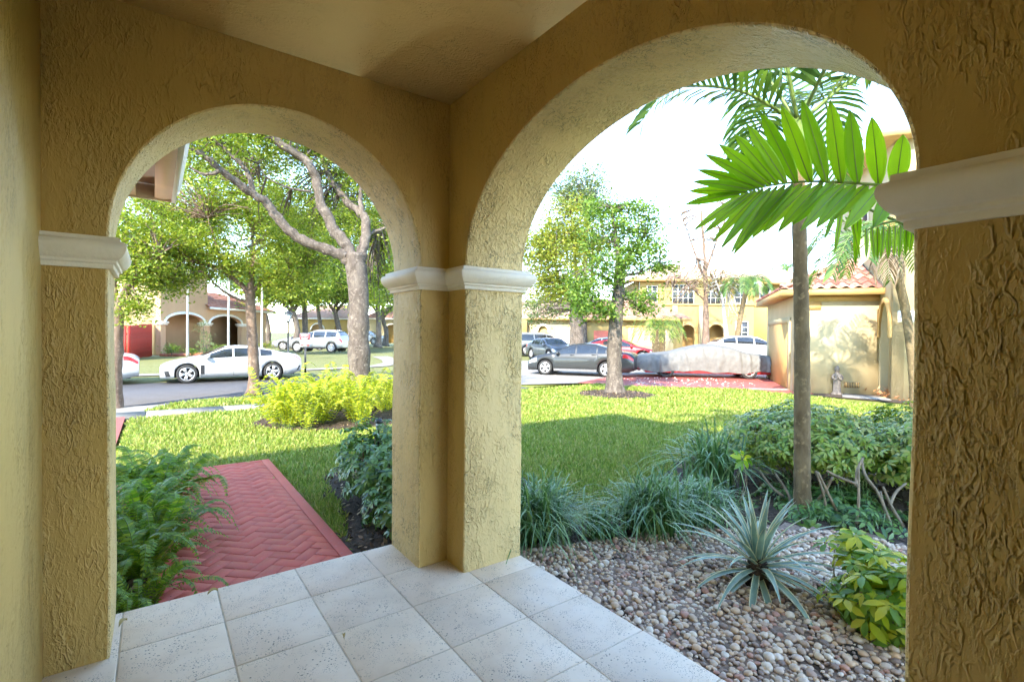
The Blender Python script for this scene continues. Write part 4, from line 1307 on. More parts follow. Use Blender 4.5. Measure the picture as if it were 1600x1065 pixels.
# low white strip lying on the drive
q = rd(8.75, 16.9)
tag(MB().box((0, 0, 0), (1.3, .14, .05)).build('parking_stop', M['concrete'], None, loc=(q.x, q.y, -.31), rot=(0, 0, -YAW - .1), bevel=.012),
    'pale concrete strip lying on the red drive behind the palm trunk', 'wheel stop')

# ================================================================== trees
def barkmat(name, cols, scale=7, bump=.9):
    t = NT(name)
    v = t.coord((1, 1, .45))
    n = t.noise(v, scale, 6, .65, .6)
    c = t.ramp(n, [(.28 + .46 * i / (len(cols) - 1), k) for i, k in enumerate(cols)])
    lich = t.ramp(t.noise(t.coord(), 16, 4, .6), [(.56, 0.), (.66, .75)])
    c = t.mix(lich, c, [min(1, x * 1.25) for x in lin(cols[-1])[:3]])
    return t.fin(c, .9, t.bump(t.noise(v, scale * 4, 6, .7, .4), bump, .03))
M['bark'] = barkmat('oak_bark', [(.04, .03, .022), (.12, .095, .075), (.21, .175, .14)])
M['barkwarm'] = barkmat('smooth_bark', [(.08, .05, .035), (.18, .12, .085), (.27, .20, .15)], 5, .6)
M['palmtrunk'] = barkmat('palm_trunk', [(.08, .055, .025), (.17, .12, .06), (.26, .19, .10)], 9, .5)
M['whitetrunk'] = barkmat('white_trunk', [(.28, .26, .23), (.42, .40, .37), (.52, .50, .46)], 6, .3)
M['leaf_oak'] = leafmat('oak_leaf', [(.10, .17, .018), (.16, .24, .025), (.21, .29, .03), (.28, .34, .04), (.33, .36, .05)])
M['leaf_bright'] = leafmat('bright_leaf', [(.05, .11, .02), (.11, .20, .03), (.20, .30, .05), (.30, .36, .07)])
M['leaf_yellow'] = leafmat('yellow_leaf', [(.17, .22, .025), (.27, .29, .03), (.34, .32, .04), (.14, .21, .03)])
M['leaf_blue'] = leafmat('grey_green_leaf', [(.06, .11, .04), (.12, .18, .07), (.20, .26, .11), (.28, .32, .15)])
M['leaf_brown'] = leafmat('dry_leaf', [(.18, .15, .07), (.32, .25, .14), (.42, .34, .22), (.20, .22, .08)], trans=.25)
M['leaf_lawn'] = leafmat('lawn_tree_leaf', [(.06, .13, .02), (.10, .19, .026), (.15, .25, .032), (.22, .32, .05)])

def smooth_path(pts, n=6):
    P = np.array([tuple(p) for p in pts], float)
    if len(P) < 3:
        return np.array([P[0] + (P[-1] - P[0]) * t for t in np.linspace(0, 1, n)])
    Q = np.concatenate([[2 * P[0] - P[1]], P, [2 * P[-1] - P[-2]]])
    out = []
    for i in range(1, len(Q) - 2):
        for t in np.linspace(0, 1, n, endpoint=False):
            a, b, c, d = Q[i - 1:i + 3]
            out.append(.5 * ((2 * b) + (c - a) * t + (2 * a - 5 * b + 4 * c - d) * t * t + (-a + 3 * b - 3 * c + d) * t ** 3))
    out.append(P[-1])
    return np.array(out)

def leaf_quads(C, rs, L, W=.5, up=.35, droop=.25):
    n = len(C)
    a = rs.normal(size=(n, 3)); a[:, 2] = a[:, 2] * .6 - droop
    a /= np.linalg.norm(a, axis=1)[:, None]
    nn = rs.normal(size=(n, 3)); nn[:, 2] = np.abs(nn[:, 2]) + up
    b = np.cross(a, nn); b /= np.linalg.norm(b, axis=1)[:, None] + 1e-9
    up_ = np.cross(b, a)
    l = (L * rs.uniform(.6, 1.3, n))[:, None]
    w = l * W * .5
    V = np.stack([C - a * l * .5, C + b * w - a * l * .05 + up_ * l * .04, C + a * l * .5, C - b * w - a * l * .05 + up_ * l * .04], 1)
    F = np.arange(n * 4).reshape(n, 4)
    return V.reshape(-1, 3), F

def tree(name, label, base, limbs, blobs, leaf, bark='bark', L=.085, seed=1, per=46, sig=.26, cat='tree', group=None, twig=.012, flare=True):
    rs = np.random.default_rng(seed)
    if cat == 'tree' and per > 25:
        k_ = 1.25 if name in ('court_tree', 'lawn_tree') else 1.9
        per, blobs, L = int(per * (1.2 + .25 * k_)), [(c, r, int(n * k_)) for c, r, n in blobs], L * 1.1
    base = Vector(base)
    t = thing(name, label, cat, base, group=group)
    B = np.array(base)
    mb = MB()
    nodes = []
    for k, (pts, r0, r1) in enumerate(limbs):
        P = smooth_path(pts) - B
        n = len(P)
        if k > 0:
            P[1:-1] += rs.normal(0, .12 * r0, (n - 2, 3))
        rad = r0 + (r1 - r0) * np.linspace(0, 1, n) ** .8
        rad = rad * (1 + rs.normal(0, .05, n))
        if k == 0 and flare:
            hgt = P[:, 2] - P[0, 2]
            rad = rad * (1 + .75 * np.exp(-hgt / (r0 * 1.3)))
        mb.tube(P, rad, 12 if r0 > .1 else 7)
        if k > 0 or len(limbs) == 1:
            nodes.append(P[n // 3:])
        elif len(limbs) < 3:
            nodes.append(P[n // 2:])
    N = np.concatenate(nodes) if nodes else (smooth_path(limbs[0][0]) - B)[-3:]
    Cs = []
    for (c, r, nc) in blobs:
        c = np.array(c) - B
        u = rs.normal(size=(nc, 3)); u /= np.linalg.norm(u, axis=1)[:, None]
        rad = rs.uniform(0, 1, nc) ** .42
        Cs.append(c + u * rad[:, None] * np.array(r))
    Cs = np.concatenate(Cs)
    # each spray of leaves hangs on a twig from the nearest limb
    D = np.linalg.norm(Cs[:, None] - N[None], axis=2)
    j = D.argmin(1)
    for c, i in zip(Cs, j):
        a = N[i]
        m1 = a + (c - a) * .5 + rs.normal(0, .12, 3) * np.linalg.norm(c - a) * .5 + np.array([0, 0, .06 * np.linalg.norm(c - a)])
        mb.tube(smooth_path([a, m1, c], 3), [twig * 1.8, twig * 1.6, twig * 1.4, twig * 1.2, twig, twig * .8, twig * .6][:7] if False else np.linspace(twig * (1.2 + .5 * np.linalg.norm(c - a)), twig * .45, 7), 4, cap=False)
    mb.build('trunk', M[bark], t, smooth=True)
    n = len(Cs) * per
    cid = np.repeat(np.arange(len(Cs)), per)
    sg = (sig * rs.uniform(.6, 1.4, len(Cs)))[cid]
    pos = Cs[cid] + rs.normal(size=(n, 3)) * sg[:, None] * np.array([1, 1, .62])
    V, F = leaf_quads(pos, rs, L)
    o = link('crown', make_mesh('crown', V, [F], False, M[leaf]), t)
    return t

# slender street tree in the verge
tree('street_tree', 'slender street tree in front of the white fastback, low forking crown', at(397, 615, 14.35),
     [([at(397, 616, 14.35), at(396, 560, 14.35), at(393, 510, 14.35), at(391, 470, 14.35), at(390, 452, 14.35)], .150, .125),
      ([at(390, 458, 14.35), at(372, 440, 14.2), at(345, 421, 14.0), at(310, 409, 13.7), at(270, 396, 13.5), at(236, 402, 13.3)], .085, .025),
      ([at(391, 455, 14.35), at(394, 420, 14.4), at(396, 385, 14.6), at(390, 340, 14.8), at(384, 285, 15)], .10, .03),
      ([at(392, 458, 14.35), at(410, 440, 14.5), at(440, 424, 14.8), at(476, 414, 15.1)], .06, .02),
      ([at(388, 472, 14.35), at(362, 462, 14.2), at(338, 445, 13.9), at(318, 424, 13.6)], .05, .02),
      ([at(345, 421, 14.0), at(338, 385, 13.8), at(325, 340, 13.6)], .045, .015)],
     [(at(235, 352, 13.4), (1.1, 1.0, .9), 26), (at(315, 305, 14.0), (1.6, 1.4, 1.0), 40), (at(420, 330, 14.5), (1.5, 1.4, 1.1), 42), (at(300, 388, 13.8), (1.5, 1.2, .55), 44),
      (at(470, 398, 14.8), (1.4, 1.2, .8), 40), (at(380, 250, 15), (1.9, 1.8, .9), 40), (at(222, 418, 13.6), (.8, .8, .55), 22), (at(262, 440, 13.6), (.7, .7, .3), 16), (at(440, 440, 14.6), (.9, .8, .35), 20), (at(350, 420, 14), (1.2, 1, .4), 24)],
     'leaf_oak', 'barkwarm', L=.085, seed=2, per=44, sig=.22)
# the tree whose bough leans in beside the left column
tree('street_tree', 'tree with one bough leaning out from behind the left column', at(178, 650, 12.3),
     [([at(178, 648, 12.3), at(179, 580, 12.3), at(182, 520, 12.3), at(184, 480, 12.3)], .17, .14),
      ([at(184, 486, 12.3), at(192, 458, 12.25), at(208, 436, 12.2), at(226, 412, 12.1), at(250, 398, 12.0)], .10, .04),
      ([at(183, 490, 12.3), at(176, 440, 12.4), at(160, 380, 12.5)], .10, .04)],
     [(at(232, 420, 12.1), (.5, .5, .35), 12), (at(208, 480, 12.1), (.30, .4, .35), 10), (at(196, 420, 12.2), (.5, .5, .5), 16), (at(150, 360, 12.4), (1.2, 1.2, .9), 26), (at(230, 375, 12.2), (.9, .8, .5), 20)],
     'leaf_oak', 'barkwarm', L=.08, seed=3, per=40, sig=.18)
# the large pale-barked tree in the fern bed
tree('shade_tree', 'large grey-barked tree with spreading boughs rising from the yellow ferns', at(562, 640, 11.5),
     [([at(562, 640, 11.5), at(562, 580, 11.5), at(560, 520, 11.5), at(560, 460, 11.5), at(556, 420, 11.5), at(553, 396, 11.5)], .245, .235),
      ([at(550, 410, 11.5), at(530, 396, 11.4), at(485, 381, 11.2), at(446, 355, 11.0), at(420, 322, 10.8), at(394, 303, 10.6), at(361, 280, 10.3), at(329, 251, 10), at(298, 232, 9.8), at(262, 222, 9.6)], .145, .045),
      ([at(551, 408, 11.5), at(540, 384, 11.5), at(517, 352, 11.5), at(497, 306, 11.4), at(486, 262, 11.3), at(432, 222, 11.0), at(390, 190, 10.8)], .165, .07),
      ([at(560, 408, 11.5), at(567, 390, 11.6), at(570, 342, 11.8), at(545, 320, 12.0), at(516, 280, 12.2), at(500, 240, 12.3)], .15, .05),
      ([at(394, 303, 10.6), at(386, 268, 10.6), at(362, 244, 10.5), at(335, 218, 10.4)], .07, .03),
      ([at(569, 350, 11.8), at(562, 312, 11.8), at(568, 270, 11.9)], .08, .03),
      ([at(568, 368, 11.8), at(590, 360, 12.0), at(608, 352, 12.2), at(640, 330, 12.6)], .05, .02),
      ([at(345, 268, 10.1), at(320, 273, 10.0), at(296, 262, 9.9)], .05, .018),
      ([at(486, 300, 11.4), at(455, 295, 11.2), at(420, 280, 11.0), at(400, 255, 11)], .03, .01)],
     [(at(305, 225, 10.2), (1.0, 1.0, .5), 24), (at(420, 230, 12), (1.5, 1.3, .6), 34), (at(540, 260, 12.6), (1.3, 1.2, .8), 34), (at(600, 380, 12.8), (.9, .8, .9), 30), (at(470, 330, 12.6), (1.2, 1.0, .6), 26),
      (at(450, 160, 11.5), (3, 2.5, 1.0), 46), (at(620, 290, 13), (1.4, 1.2, 1.0), 26), (at(350, 200, 11), (1.5, 1.3, .6), 24), (at(595, 450, 13), (.7, .7, .5), 16)],
     'leaf_oak', 'bark', L=.075, seed=5, per=40, sig=.21)
# lawn tree
tree('lawn_tree', 'single tree in a mulch ring on the right-hand lawn', at(962, 617, 15.4),
     [([at(962, 619, 15.4), at(960, 560, 15.4), at(962, 500, 15.4), at(966, 450, 15.4), at(968, 412, 15.4)], .255, .17),
      ([at(966, 450, 15.4), at(942, 432, 15.3), at(912, 420, 15.2)], .07, .02),
      ([at(968, 420, 15.4), at(986, 390, 15.4), at(1006, 368, 15.5)], .08, .02),
      ([at(968, 416, 15.4), at(960, 370, 15.5), at(954, 325, 15.6)], .11, .03),
      ([at(968, 432, 15.4), at(1000, 424, 15.3), at(1030, 414, 15.2)], .06, .02),
      ([at(964, 470, 15.4), at(940, 470, 15.2), at(915, 480, 15)], .05, .015),
      ([at(966, 462, 15.4), at(985, 470, 15.3), at(1000, 482, 15.2)], .045, .015)],
     [(at(915, 452, 15), (.75, .8, .6), 26), (at(958, 372, 15.6), (1.1, 1.0, .75), 38), (at(1008, 402, 15.4), (.75, .7, .6), 24), (at(945, 322, 15.6), (.75, .7, .45), 20), (at(1000, 330, 15.6), (.5, .5, .4), 12),
      (at(930, 485, 14.9), (.65, .6, .3), 16), (at(1000, 470, 15.2), (.55, .6, .4), 16), (at(960, 420, 15), (.9, .7, .5), 22), (at(1034, 412, 15.2), (.28, .3, .25), 7), (at(1015, 360, 15.5), (.45, .4, .4), 10)],
     'leaf_lawn', 'bark', L=.10, seed=8, per=40, sig=.19)
# trees at the back of the court
tree('court_tree', 'yellow-green tree behind the dark grey sedan', at(902, 560, 29),
     [([at(902, 562, 29), at(901, 530, 29), at(900, 500, 29), at(902, 478, 29)], .42, .36),
      ([at(899, 485, 29), at(890, 465, 29), at(872, 435, 28.6), at(862, 400, 28.4)], .24, .06), ([at(903, 482, 29), at(915, 462, 29), at(922, 435, 29.3), at(925, 390, 29.6)], .22, .06),
      ([at(902, 485, 29), at(900, 440, 29.5), at(895, 380, 30), at(890, 330, 30)], .2, .05)],
     [(at(858, 395, 28), (1.6, 1.6, 1.6), 54), (at(880, 345, 29), (1.6, 1.6, 1.6), 54), (at(918, 385, 29.5), (1.6, 1.6, 1.6), 54), (at(845, 450, 28), (1.3, 1.3, .9), 36), (at(890, 440, 28), (1.6, 1.3, .8), 36), (at(838, 400, 28.5), (1.5, 1.4, 1.4), 36)],
     'leaf_yellow', 'bark', L=.15, seed=9, per=38, sig=.38, twig=.02)
tree('court_tree', 'tall grey-green tree rising behind the yellow-green tree', at(912, 545, 38),
     [([at(912, 548, 38), at(912, 480, 38), at(914, 400, 38), at(916, 330, 38)], .3, .12)],
     [(at(915, 305, 38), (2.0, 2.0, 2.3), 70), (at(890, 380, 38), (2.6, 2, 2), 50), (at(850, 480, 40), (2.2, 2, 1.2), 40), (at(880, 300, 39), (1.4, 1.4, 1.6), 30)],
     'leaf_blue', 'bark', L=.18, seed=10, per=36, sig=.45, twig=.025)
tree('court_tree', 'thin-leaved tree with brownish sparse crown before the yellow house', at(1103, 545, 33),
     [([at(1103, 548, 33), at(1102, 470, 33), at(1099, 400, 33), at(1092, 325, 33)], .24, .06),
      ([at(1101, 440, 33), at(1080, 385, 33), at(1062, 335, 33)], .1, .03), ([at(1100, 425, 33), at(1118, 375, 33), at(1138, 325, 33)], .1, .03),
      ([at(1101, 470, 33), at(1070, 440, 33), at(1045, 430, 33)], .09, .03), ([at(1101, 460, 33), at(1125, 435, 33), at(1150, 430, 33)], .08, .03)],
     [(at(1092, 350, 33), (2.2, 2, 2.0), 50), (at(1092, 432, 33), (2.1, 2, 1.1), 56), (at(1120, 455, 32.6), (1.4, 1.2, 1.0), 30), (at(1050, 460, 33), (1.3, 1.1, 1.0), 20)],
     'leaf_brown', 'barkwarm', L=.13, seed=12, per=15, sig=.42, twig=.03)
tree('court_tree', 'small pale-stemmed tree right of the sparse brown one', at(1137, 540, 31),
     [([at(1137, 543, 31), at(1132, 500, 31), at(1128, 462, 31)], .16, .08), ([at(1128, 470, 31), at(1140, 445, 31), at(1146, 425, 31)], .06, .02), ([at(1128, 465, 31), at(1118, 440, 31), at(1112, 425, 31)], .06, .02)],
     [(at(1132, 445, 31), (1.3, 1.2, 1.0), 34), (at(1142, 490, 31), (.6, .6, .6), 8)],
     'leaf_brown', 'whitetrunk', L=.14, seed=13, per=18, sig=.35, twig=.02)
# trees down the cross street
for k, (px, d, cx, cy, rr, lf, lab) in enumerate(((462, 40, 450, 430, 3.2, 'leaf_oak', 'dark-trunked tree behind the street lamp'), (528, 46, 530, 430, 3.6, 'leaf_bright', 'tree behind the rear of the silver wagon'),
                                                  (602, 54, 600, 440, 3.6, 'leaf_bright', 'tree before the far arched house, right of the big trunk'), (500, 60, 495, 420, 5.5, 'leaf_bright', 'broad tree filling the gap above the silver wagon'),
                                                  (570, 62, 570, 400, 6.5, 'leaf_bright', 'tallest green tree seen past the big trunk'), (418, 56, 425, 420, 5.0, 'leaf_blue', 'grey-green tree behind the tiled garage roof of the peach house'),
                                                  (300, 50, 300, 330, 6.0, 'leaf_oak', 'broad tree rising over the peach house, seen through the boughs'), (475, 44, 470, 335, 5.0, 'leaf_oak', 'tall tree behind the street lamp filling the middle of the left arch'), (590, 48, 585, 320, 5.5, 'leaf_bright', 'tall tree behind the right bough of the shade tree'))):
    b = at(px, 516, d); b.z = .05
    tree('distant_tree', lab, b,
         [([b, b + Vector((0.1, 0, 1.6)), at(px - 4, cy + 55, d), at(cx, cy + 15, d)], .3, .16), ([at(px - 3, cy + 60, d), at(cx - 40, cy + 10, d)], .16, .05), ([at(px - 3, cy + 55, d), at(cx + 40, cy + 5, d)], .16, .05)],
         [(at(cx, cy, d), (rr, rr, rr * .75), 90), (at(cx - 30, cy + 25, d), (rr * .7, rr * .7, rr * .4), 30), (at(cx + 30, cy + 20, d), (rr * .7, rr * .7, rr * .4), 30)],
         lf, 'bark', L=.22, seed=20 + k, per=34, sig=.5, group='trees down the cross street', twig=.03)

# ================================================================== palms
M['frond'] = leafmat('palm_frond', [(.05, .11, .025), (.08, .16, .035), (.13, .22, .05)], rough=.35, trans=.3)
M['frond_new'] = leafmat('young_frond', [(.15, .33, .012), (.20, .39, .015), (.25, .44, .02)], rough=.38, trans=.5, tcol=(1.6, 1.5, .4))
M['frond_dry'] = leafmat('dry_frond', [(.20, .14, .09), (.32, .24, .17), (.40, .32, .25)], rough=.8, trans=.15)
M['stem_green'] = simple('green_stem', (.13, .20, .04), .5, .25, 14)

def frond_mesh(mb, pts, r, leaf_len, width, n, rs, hang=.3, fwd=.7, m_r=1, m_l=0, vee=.5, tipless=True):
    "a feather frond: midrib plus paired leaflets"
    P = smooth_path(pts, 7)
    s = np.concatenate([[0], np.cumsum(np.linalg.norm(np.diff(P, axis=0), axis=1))]); s /= s[-1]
    mb.tube(P, np.linspace(r, r * .25, len(P)), 5, m=m_r)
    T = np.gradient(P, axis=0); T /= np.linalg.norm(T, axis=1)[:, None]
    for k in range(n):
        f = .14 + .84 * k / (n - 1)
        p = np.array([np.interp(f, s, P[:, i]) for i in range(3)])
        t = np.array([np.interp(f, s, T[:, i]) for i in range(3)]); t /= np.linalg.norm(t)
        side = np.cross(t, (0, 0, 1)); side /= np.linalg.norm(side) + 1e-9
        up = np.cross(side, t)
        ll = leaf_len * (.45 + .55 * math.sin(math.pi * min(1, .18 + f * .80))) * rs.uniform(.88, 1.1)
        for sg in (-1, 1):
            d = side * sg + t * fwd * (.6 + f) + up * vee * (1 - .6 * f) + rs.normal(0, .06, 3)
            d /= np.linalg.norm(d)
            wv = np.cross(d, up * .6 + side * sg * -.4); wv /= np.linalg.norm(wv) + 1e-9
            q0, q1, q2, q3 = p, p + d * ll * .4 - np.array([0, 0, hang * ll * .10]), p + d * ll * .75 - np.array([0, 0, hang * ll * .38]), p + d * ll * .97 - np.array([0, 0, hang * ll * .75])
            w = width * rs.uniform(.85, 1.1)
            mb.add([q0 - wv * w * .25, q0 + wv * w * .25, q1 - wv * w * .5, q1 + wv * w * .5, q2 - wv * w * .38, q2 + wv * w * .38, q3], [[0, 1, 3, 2], [2, 3, 5, 4], [4, 5, 6]], m_l)

def palm(name, label, trunk, r0, r1, nf, flen, leaf_len, width, seed, droop=.6, rise=.6, nl=26, mat='frond', group=None, bark='palmtrunk', shaft=0.0, dead=0, rings=True, dirs=None):
    rs = np.random.default_rng(seed)
    b = Vector(trunk[0])
    t = thing(name, label, 'palm tree', b, group=group)
    P = smooth_path(trunk, 10) - np.array(b)
    rad = np.linspace(r0, r1, len(P))
    if rings:
        rad = rad * (1 + .035 * np.sin(np.arange(len(P)) * 2.6))
    rad[:4] *= np.array([1.35, 1.2, 1.1, 1.04])
    MB().tube(P, rad, 14).build('trunk', M[bark], t, smooth=True)
    top = P[-1]
    if shaft:
        MB().tube([top, top + np.array([0, 0, shaft * .6]), top + np.array([0, 0, shaft])], [r1 * 1.15, r1 * 1.1, r1 * .6], 10).build('crownshaft', M['stem_green'], t, smooth=True)
        top = top + np.array([0, 0, shaft * .9])
    for k in range(nf):
        a = dirs[k][0] if dirs else 2.399963 * k + rs.uniform(-.2, .2)
        ri = dirs[k][1] if dirs else rise * (1.25 - 1.1 * k / nf)
        L = flen * rs.uniform(.85, 1.1)
        h = np.array([math.cos(a), math.sin(a), 0])
        z = np.array([0, 0, 1.0])
        dr = dirs[k][2] if dirs else droop
        pts = [top, top + h * L * .3 + z * ri * L * .45, top + h * L * .66 + z * (ri * .6) * L * .8, top + h * L * .98 + z * (ri * .5 - dr * .55) * L]
        mb = MB()
        frond_mesh(mb, pts, .018 * (flen / 1.6), leaf_len, width, nl, rs, hang=.5)
        mb.build('frond', [M[mat], M['stem_green']], t)
    for k in range(dead):
        a = rs.uniform(0, 6.28)
        h = np.array([math.cos(a), math.sin(a), 0]) * .22
        mb = MB()
        frond_mesh(mb, [top, top + h, top + h * 1.5 - np.array([0, 0, .35]), top + h * 1.3 - np.array([0, 0, .75])], .01, .28, .02, 14, rs, hang=1.4, vee=-.3)
        mb.build('dead_frond', [M['frond_dry'], M['frond_dry']], t)
    return t

palm('palm', 'slim palm trunk rising through the variegated hedge by the gravel bed',
     [(4.98, 2.17, -.22), (4.97, 2.18, .5), (4.95, 2.19, 1.5), (4.93, 2.22, 2.5), (4.92, 2.24, 3.1)], .074, .058, 9, 1.75, .50, .045, 31, droop=.75, rise=.75, nl=30, shaft=.45, dead=0,
     dirs=[(2.5, .36, .22), (.75, .5, .6), (.2, .6, .8), (5.6, .5, .8), (.8, 1.2, .7), (4.7, 1.1, .7), (1.9, 1.1, .6), (3.1, 1.3, .5), (4.2, .6, .9)])
palm('palm', 'leaning palm with curved trunk and hanging dead fronds before the cream house',
     [at(1434, 645, 12.5), at(1426, 560, 12.4), at(1413, 480, 12.3), at(1397, 422, 12.2), at(1383, 388, 12.1)], .115, .085, 12, 2.0, .5, .05, 33, droop=.95, rise=.6, nl=26, dead=5)
palm('palm', 'feathery palm between the brownish trees and the white crossover',
     [at(1150, 543, 30.5), at(1154, 510, 30.5), at(1160, 475, 30.5), at(1167, 443, 30.5)], .17, .12, 16, 1.7, .5, .055, 35, droop=1.1, rise=.5, nl=20)
palm('palm', 'distant palm top showing over the roof of the yellow house',
     [at(1226, 500, 62), at(1227, 440, 62), at(1228, 420, 62)], .2, .15, 13, 2.2, .7, .09, 36, droop=.9, rise=.6, nl=16)
for (px, top, lab) in ((293, 424, 'left'), (357, 430, 'middle'), (409, 428, 'right')):
    b = at(px, 552, 31); b.z = -.1
    palm('palm', {'left': 'slender white palm stem nearest the brown front door of the peach house', 'middle': 'slender white palm stem before the second arch of the peach house', 'right': 'slender white palm stem under the low tiled roof of the peach house'}[lab],
         [b, at(px, 500, 31), at(px + 1, top, 31)], .075, .055, 9, 1.3, .4, .05, 40 + px, droop=.9, rise=.6, nl=16, bark='whitetrunk', group='slender palms before the peach house', rings=False)
# short date palm with two stems by the garage wing
b = at(1030, 556, 27)
dp = thing('date_palm', 'squat twin-stemmed date palm between the red coupe and the covered car', 'palm tree', b)
rs = np.random.default_rng(50)
for (x, tx) in ((-.28, -.36), (.22, .28)):
    P = smooth_path([(x, 0, 0), ((x + tx) / 2, 0, .7), (tx * .9, 0, 1.45)], 8)
    MB().tube(P, .17 * (1 + .12 * np.sin(np.arange(len(P)) * 2.4)), 10).build('trunk', M['palmtrunk'], dp, smooth=True)
    for k in range(15):
        a = 2.4 * k + rs.uniform(-.2, .2)
        h = np.array([math.cos(a), math.sin(a), 0]); z = np.array([0, 0, 1.0]); tp = P[-1]; L = 1.35; ri = .95 - .07 * k
        mb = MB()
        frond_mesh(mb, [tp, tp + h * L * .3 + z * ri * L * .5, tp + h * L * .7 + z * ri * .7 * L * .8, tp + h * L * .98 + z * (ri * .5 - .5) * L], .016, .30, .03, 18, rs, hang=.5)
        mb.build('frond', [M['leaf_bright'], M['stem_green']], dp)

# the young palm beside the right-hand column: broad backlit leaflets, each one built
nt = M['frond_new'].node_tree
_oi = nt.nodes.new('ShaderNodeObjectInfo')
for nd in nt.nodes:
    if nd.type == 'VALTORGB':
        nt.links.new(_oi.outputs['Random'], nd.inputs['Fac'])
yp = thing('young_palm', 'young palm with broad bright green leaflets reaching in past the right column', 'palm tree', (3.30, .62, -.18))
yb = np.array((3.30, .62, -.18))
for k in range(3):
    MB().tube(smooth_path([(0.06 * k - .06, .04 * (k % 2), 0), (.05 * k - .08, .02, .8), (-.02 + .03 * k, .03 * k, 1.5)], 6), [.03] * 12 + [.022], 8).build('stem', M['stem_green'], yp, smooth=True)
def leaflet(base, tip, bend, width, nrm, fold=.10):
    "a pleated blade: seven ribs across, widest below the middle, drawn out to a point"
    base, tip, nrm = (np.asarray(q, float) for q in (base, tip, nrm))
    d = tip - base; L = np.linalg.norm(d); d /= L
    nrm = nrm - d * (nrm @ d); nrm /= np.linalg.norm(nrm)
    sd = np.cross(d, nrm)
    V = []
    cols = np.linspace(-.5, .5, 7)
    curl = RNG.uniform(-.10, .10)
    for i, f in enumerate(np.linspace(0, 1, 10)):
        w = width * np.interp(f, [0, .12, .35, .6, .8, .93, 1], [.26, .70, 1, .93, .66, .32, .05])
        c = base + d * L * f + np.asarray(bend) * f * f + nrm * (curl * L * f * f)
        for k, u in enumerate(cols):
            pleat = (.085 if k % 2 else -.085) * width * (1 - .6 * f)
            V.append(c + sd * w * u + nrm * (w * fold * (2 * abs(u)) ** 1.4 + pleat))
    V = np.array(V)
    F = [[i * 7 + j, i * 7 + j + 1, i * 7 + j + 8, i * 7 + j + 7] for i in range(9) for j in range(6)]
    rib = len(V)
    mid = V.reshape(10, 7, 3)[:, 3] + nrm * .0015
    wv = np.linspace(.0032, .0008, 10)[:, None]
    V = np.concatenate([V, np.stack([mid - sd * wv, mid + sd * wv], 1).reshape(-1, 3), np.stack([mid - sd * wv - nrm * .012 * 0 - nrm * .003, mid + sd * wv - nrm * .003], 1).reshape(-1, 3)])
    for o_ in (rib, rib + 20):
        F += [[o_ + i * 2, o_ + i * 2 + 1, o_ + i * 2 + 3, o_ + i * 2 + 2] for i in range(9)]
    return V, np.array(F)
def big_frond(rach, up_tips, dn_tips, wid):
    R_ = smooth_path([p for p in rach], 8) - yb
    fr = MB().tube(R_, np.linspace(.012, .004, len(R_)), 6).build('frond', M['stem_green'], yp, smooth=True)
    tocam = -rd(.55, 1.0) + Vector((0, 0, -.1))
    for tips, sgn in ((up_tips, 1), (dn_tips, -1)):
        for (bp, tp, w) in tips:
            V, F = leaflet(np.array(bp) - yb, np.array(tp) - yb, (0, 0, -.02), w, np.array(tocam) + RNG.normal(0, .25, 3))
            link('leaflet', make_mesh('leaflet', V, [F], False, [M['frond_new'], M['stem_green']], [0] * 54 + [1] * 18), fr)
rach = [Vector((3.28, .64, 1.35)), at(1500, 330, 2.50), at(1425, 298, 2.55), at(1350, 288, 2.62), at(1260, 284, 2.70), at(1195, 291, 2.78), at(1150, 302, 2.82)]
ups, dns = [], []
U = [(1395, 290, 1404, 205), (1368, 288, 1358, 178), (1335, 287, 1318, 168), (1310, 286, 1290, 152), (1286, 285, 1248, 150), (1262, 285, 1214, 160), (1240, 286, 1184, 172), (1224, 287, 1160, 192),
     (1212, 289, 1140, 206), (1200, 290, 1118, 222), (1190, 292, 1098, 236), (1180, 294, 1086, 258), (1170, 297, 1078, 276), (1160, 300, 1072, 294), (1152, 303, 1068, 314)]
for k, (bx, by, tx_, ty_) in enumerate(U):
    f = k / 14
    d0, d1 = 2.60 + .2 * f, 2.52 + .38 * f + RNG.uniform(-.05, .05)
    ups.append((at(bx, by, d0), at(tx_, ty_, d1), (.104 - .056 * f) * RNG.uniform(.9, 1.08)))
D_ = [(1395, 293, 1362, 348), (1372, 290, 1318, 350), (1350, 290, 1300, 338), (1332, 289, 1275, 345), (1314, 288, 1252, 350), (1298, 287, 1236, 344), (1280, 287, 1214, 352), (1264, 287, 1190, 356), (1248, 288, 1172, 366),
      (1234, 289, 1158, 376), (1222, 290, 1146, 388), (1210, 292, 1134, 394), (1200, 294, 1122, 384), (1188, 296, 1112, 370), (1176, 299, 1096, 362), (1165, 302, 1084, 350)]
for k, (bx, by, tx_, ty_) in enumerate(D_):
    f = k / 15
    dns.append((at(bx, by, 2.60 + .2 * f), at(tx_, ty_, 2.5 + .25 * f + RNG.uniform(-.06, .06)), (.080 - .034 * f) * RNG.uniform(.88, 1.1)))
big_frond(rach, ups, dns, .09)
rach2 = [Vector((3.3, .66, 1.3)), at(1480, 350, 2.9), at(1425, 345, 2.95), at(1380, 348, 3.0), at(1345, 362, 3.05)]
dn2 = [(at(1350 + 9 * k, 356 - k * .8, 3.0), at(1352 + 8.6 * k + RNG.uniform(-3, 3), 398 - abs(k - 4) * 1.5 + RNG.uniform(-4, 8), 3.0), .030) for k in range(10)]
big_frond(rach2, [], dn2, .03)
rach3 = [Vector((3.26, .6, 1.3)), at(1440, 380, 2.9), at(1360, 330, 3.1), at(1325, 318, 3.2), at(1300, 330, 3.25)]
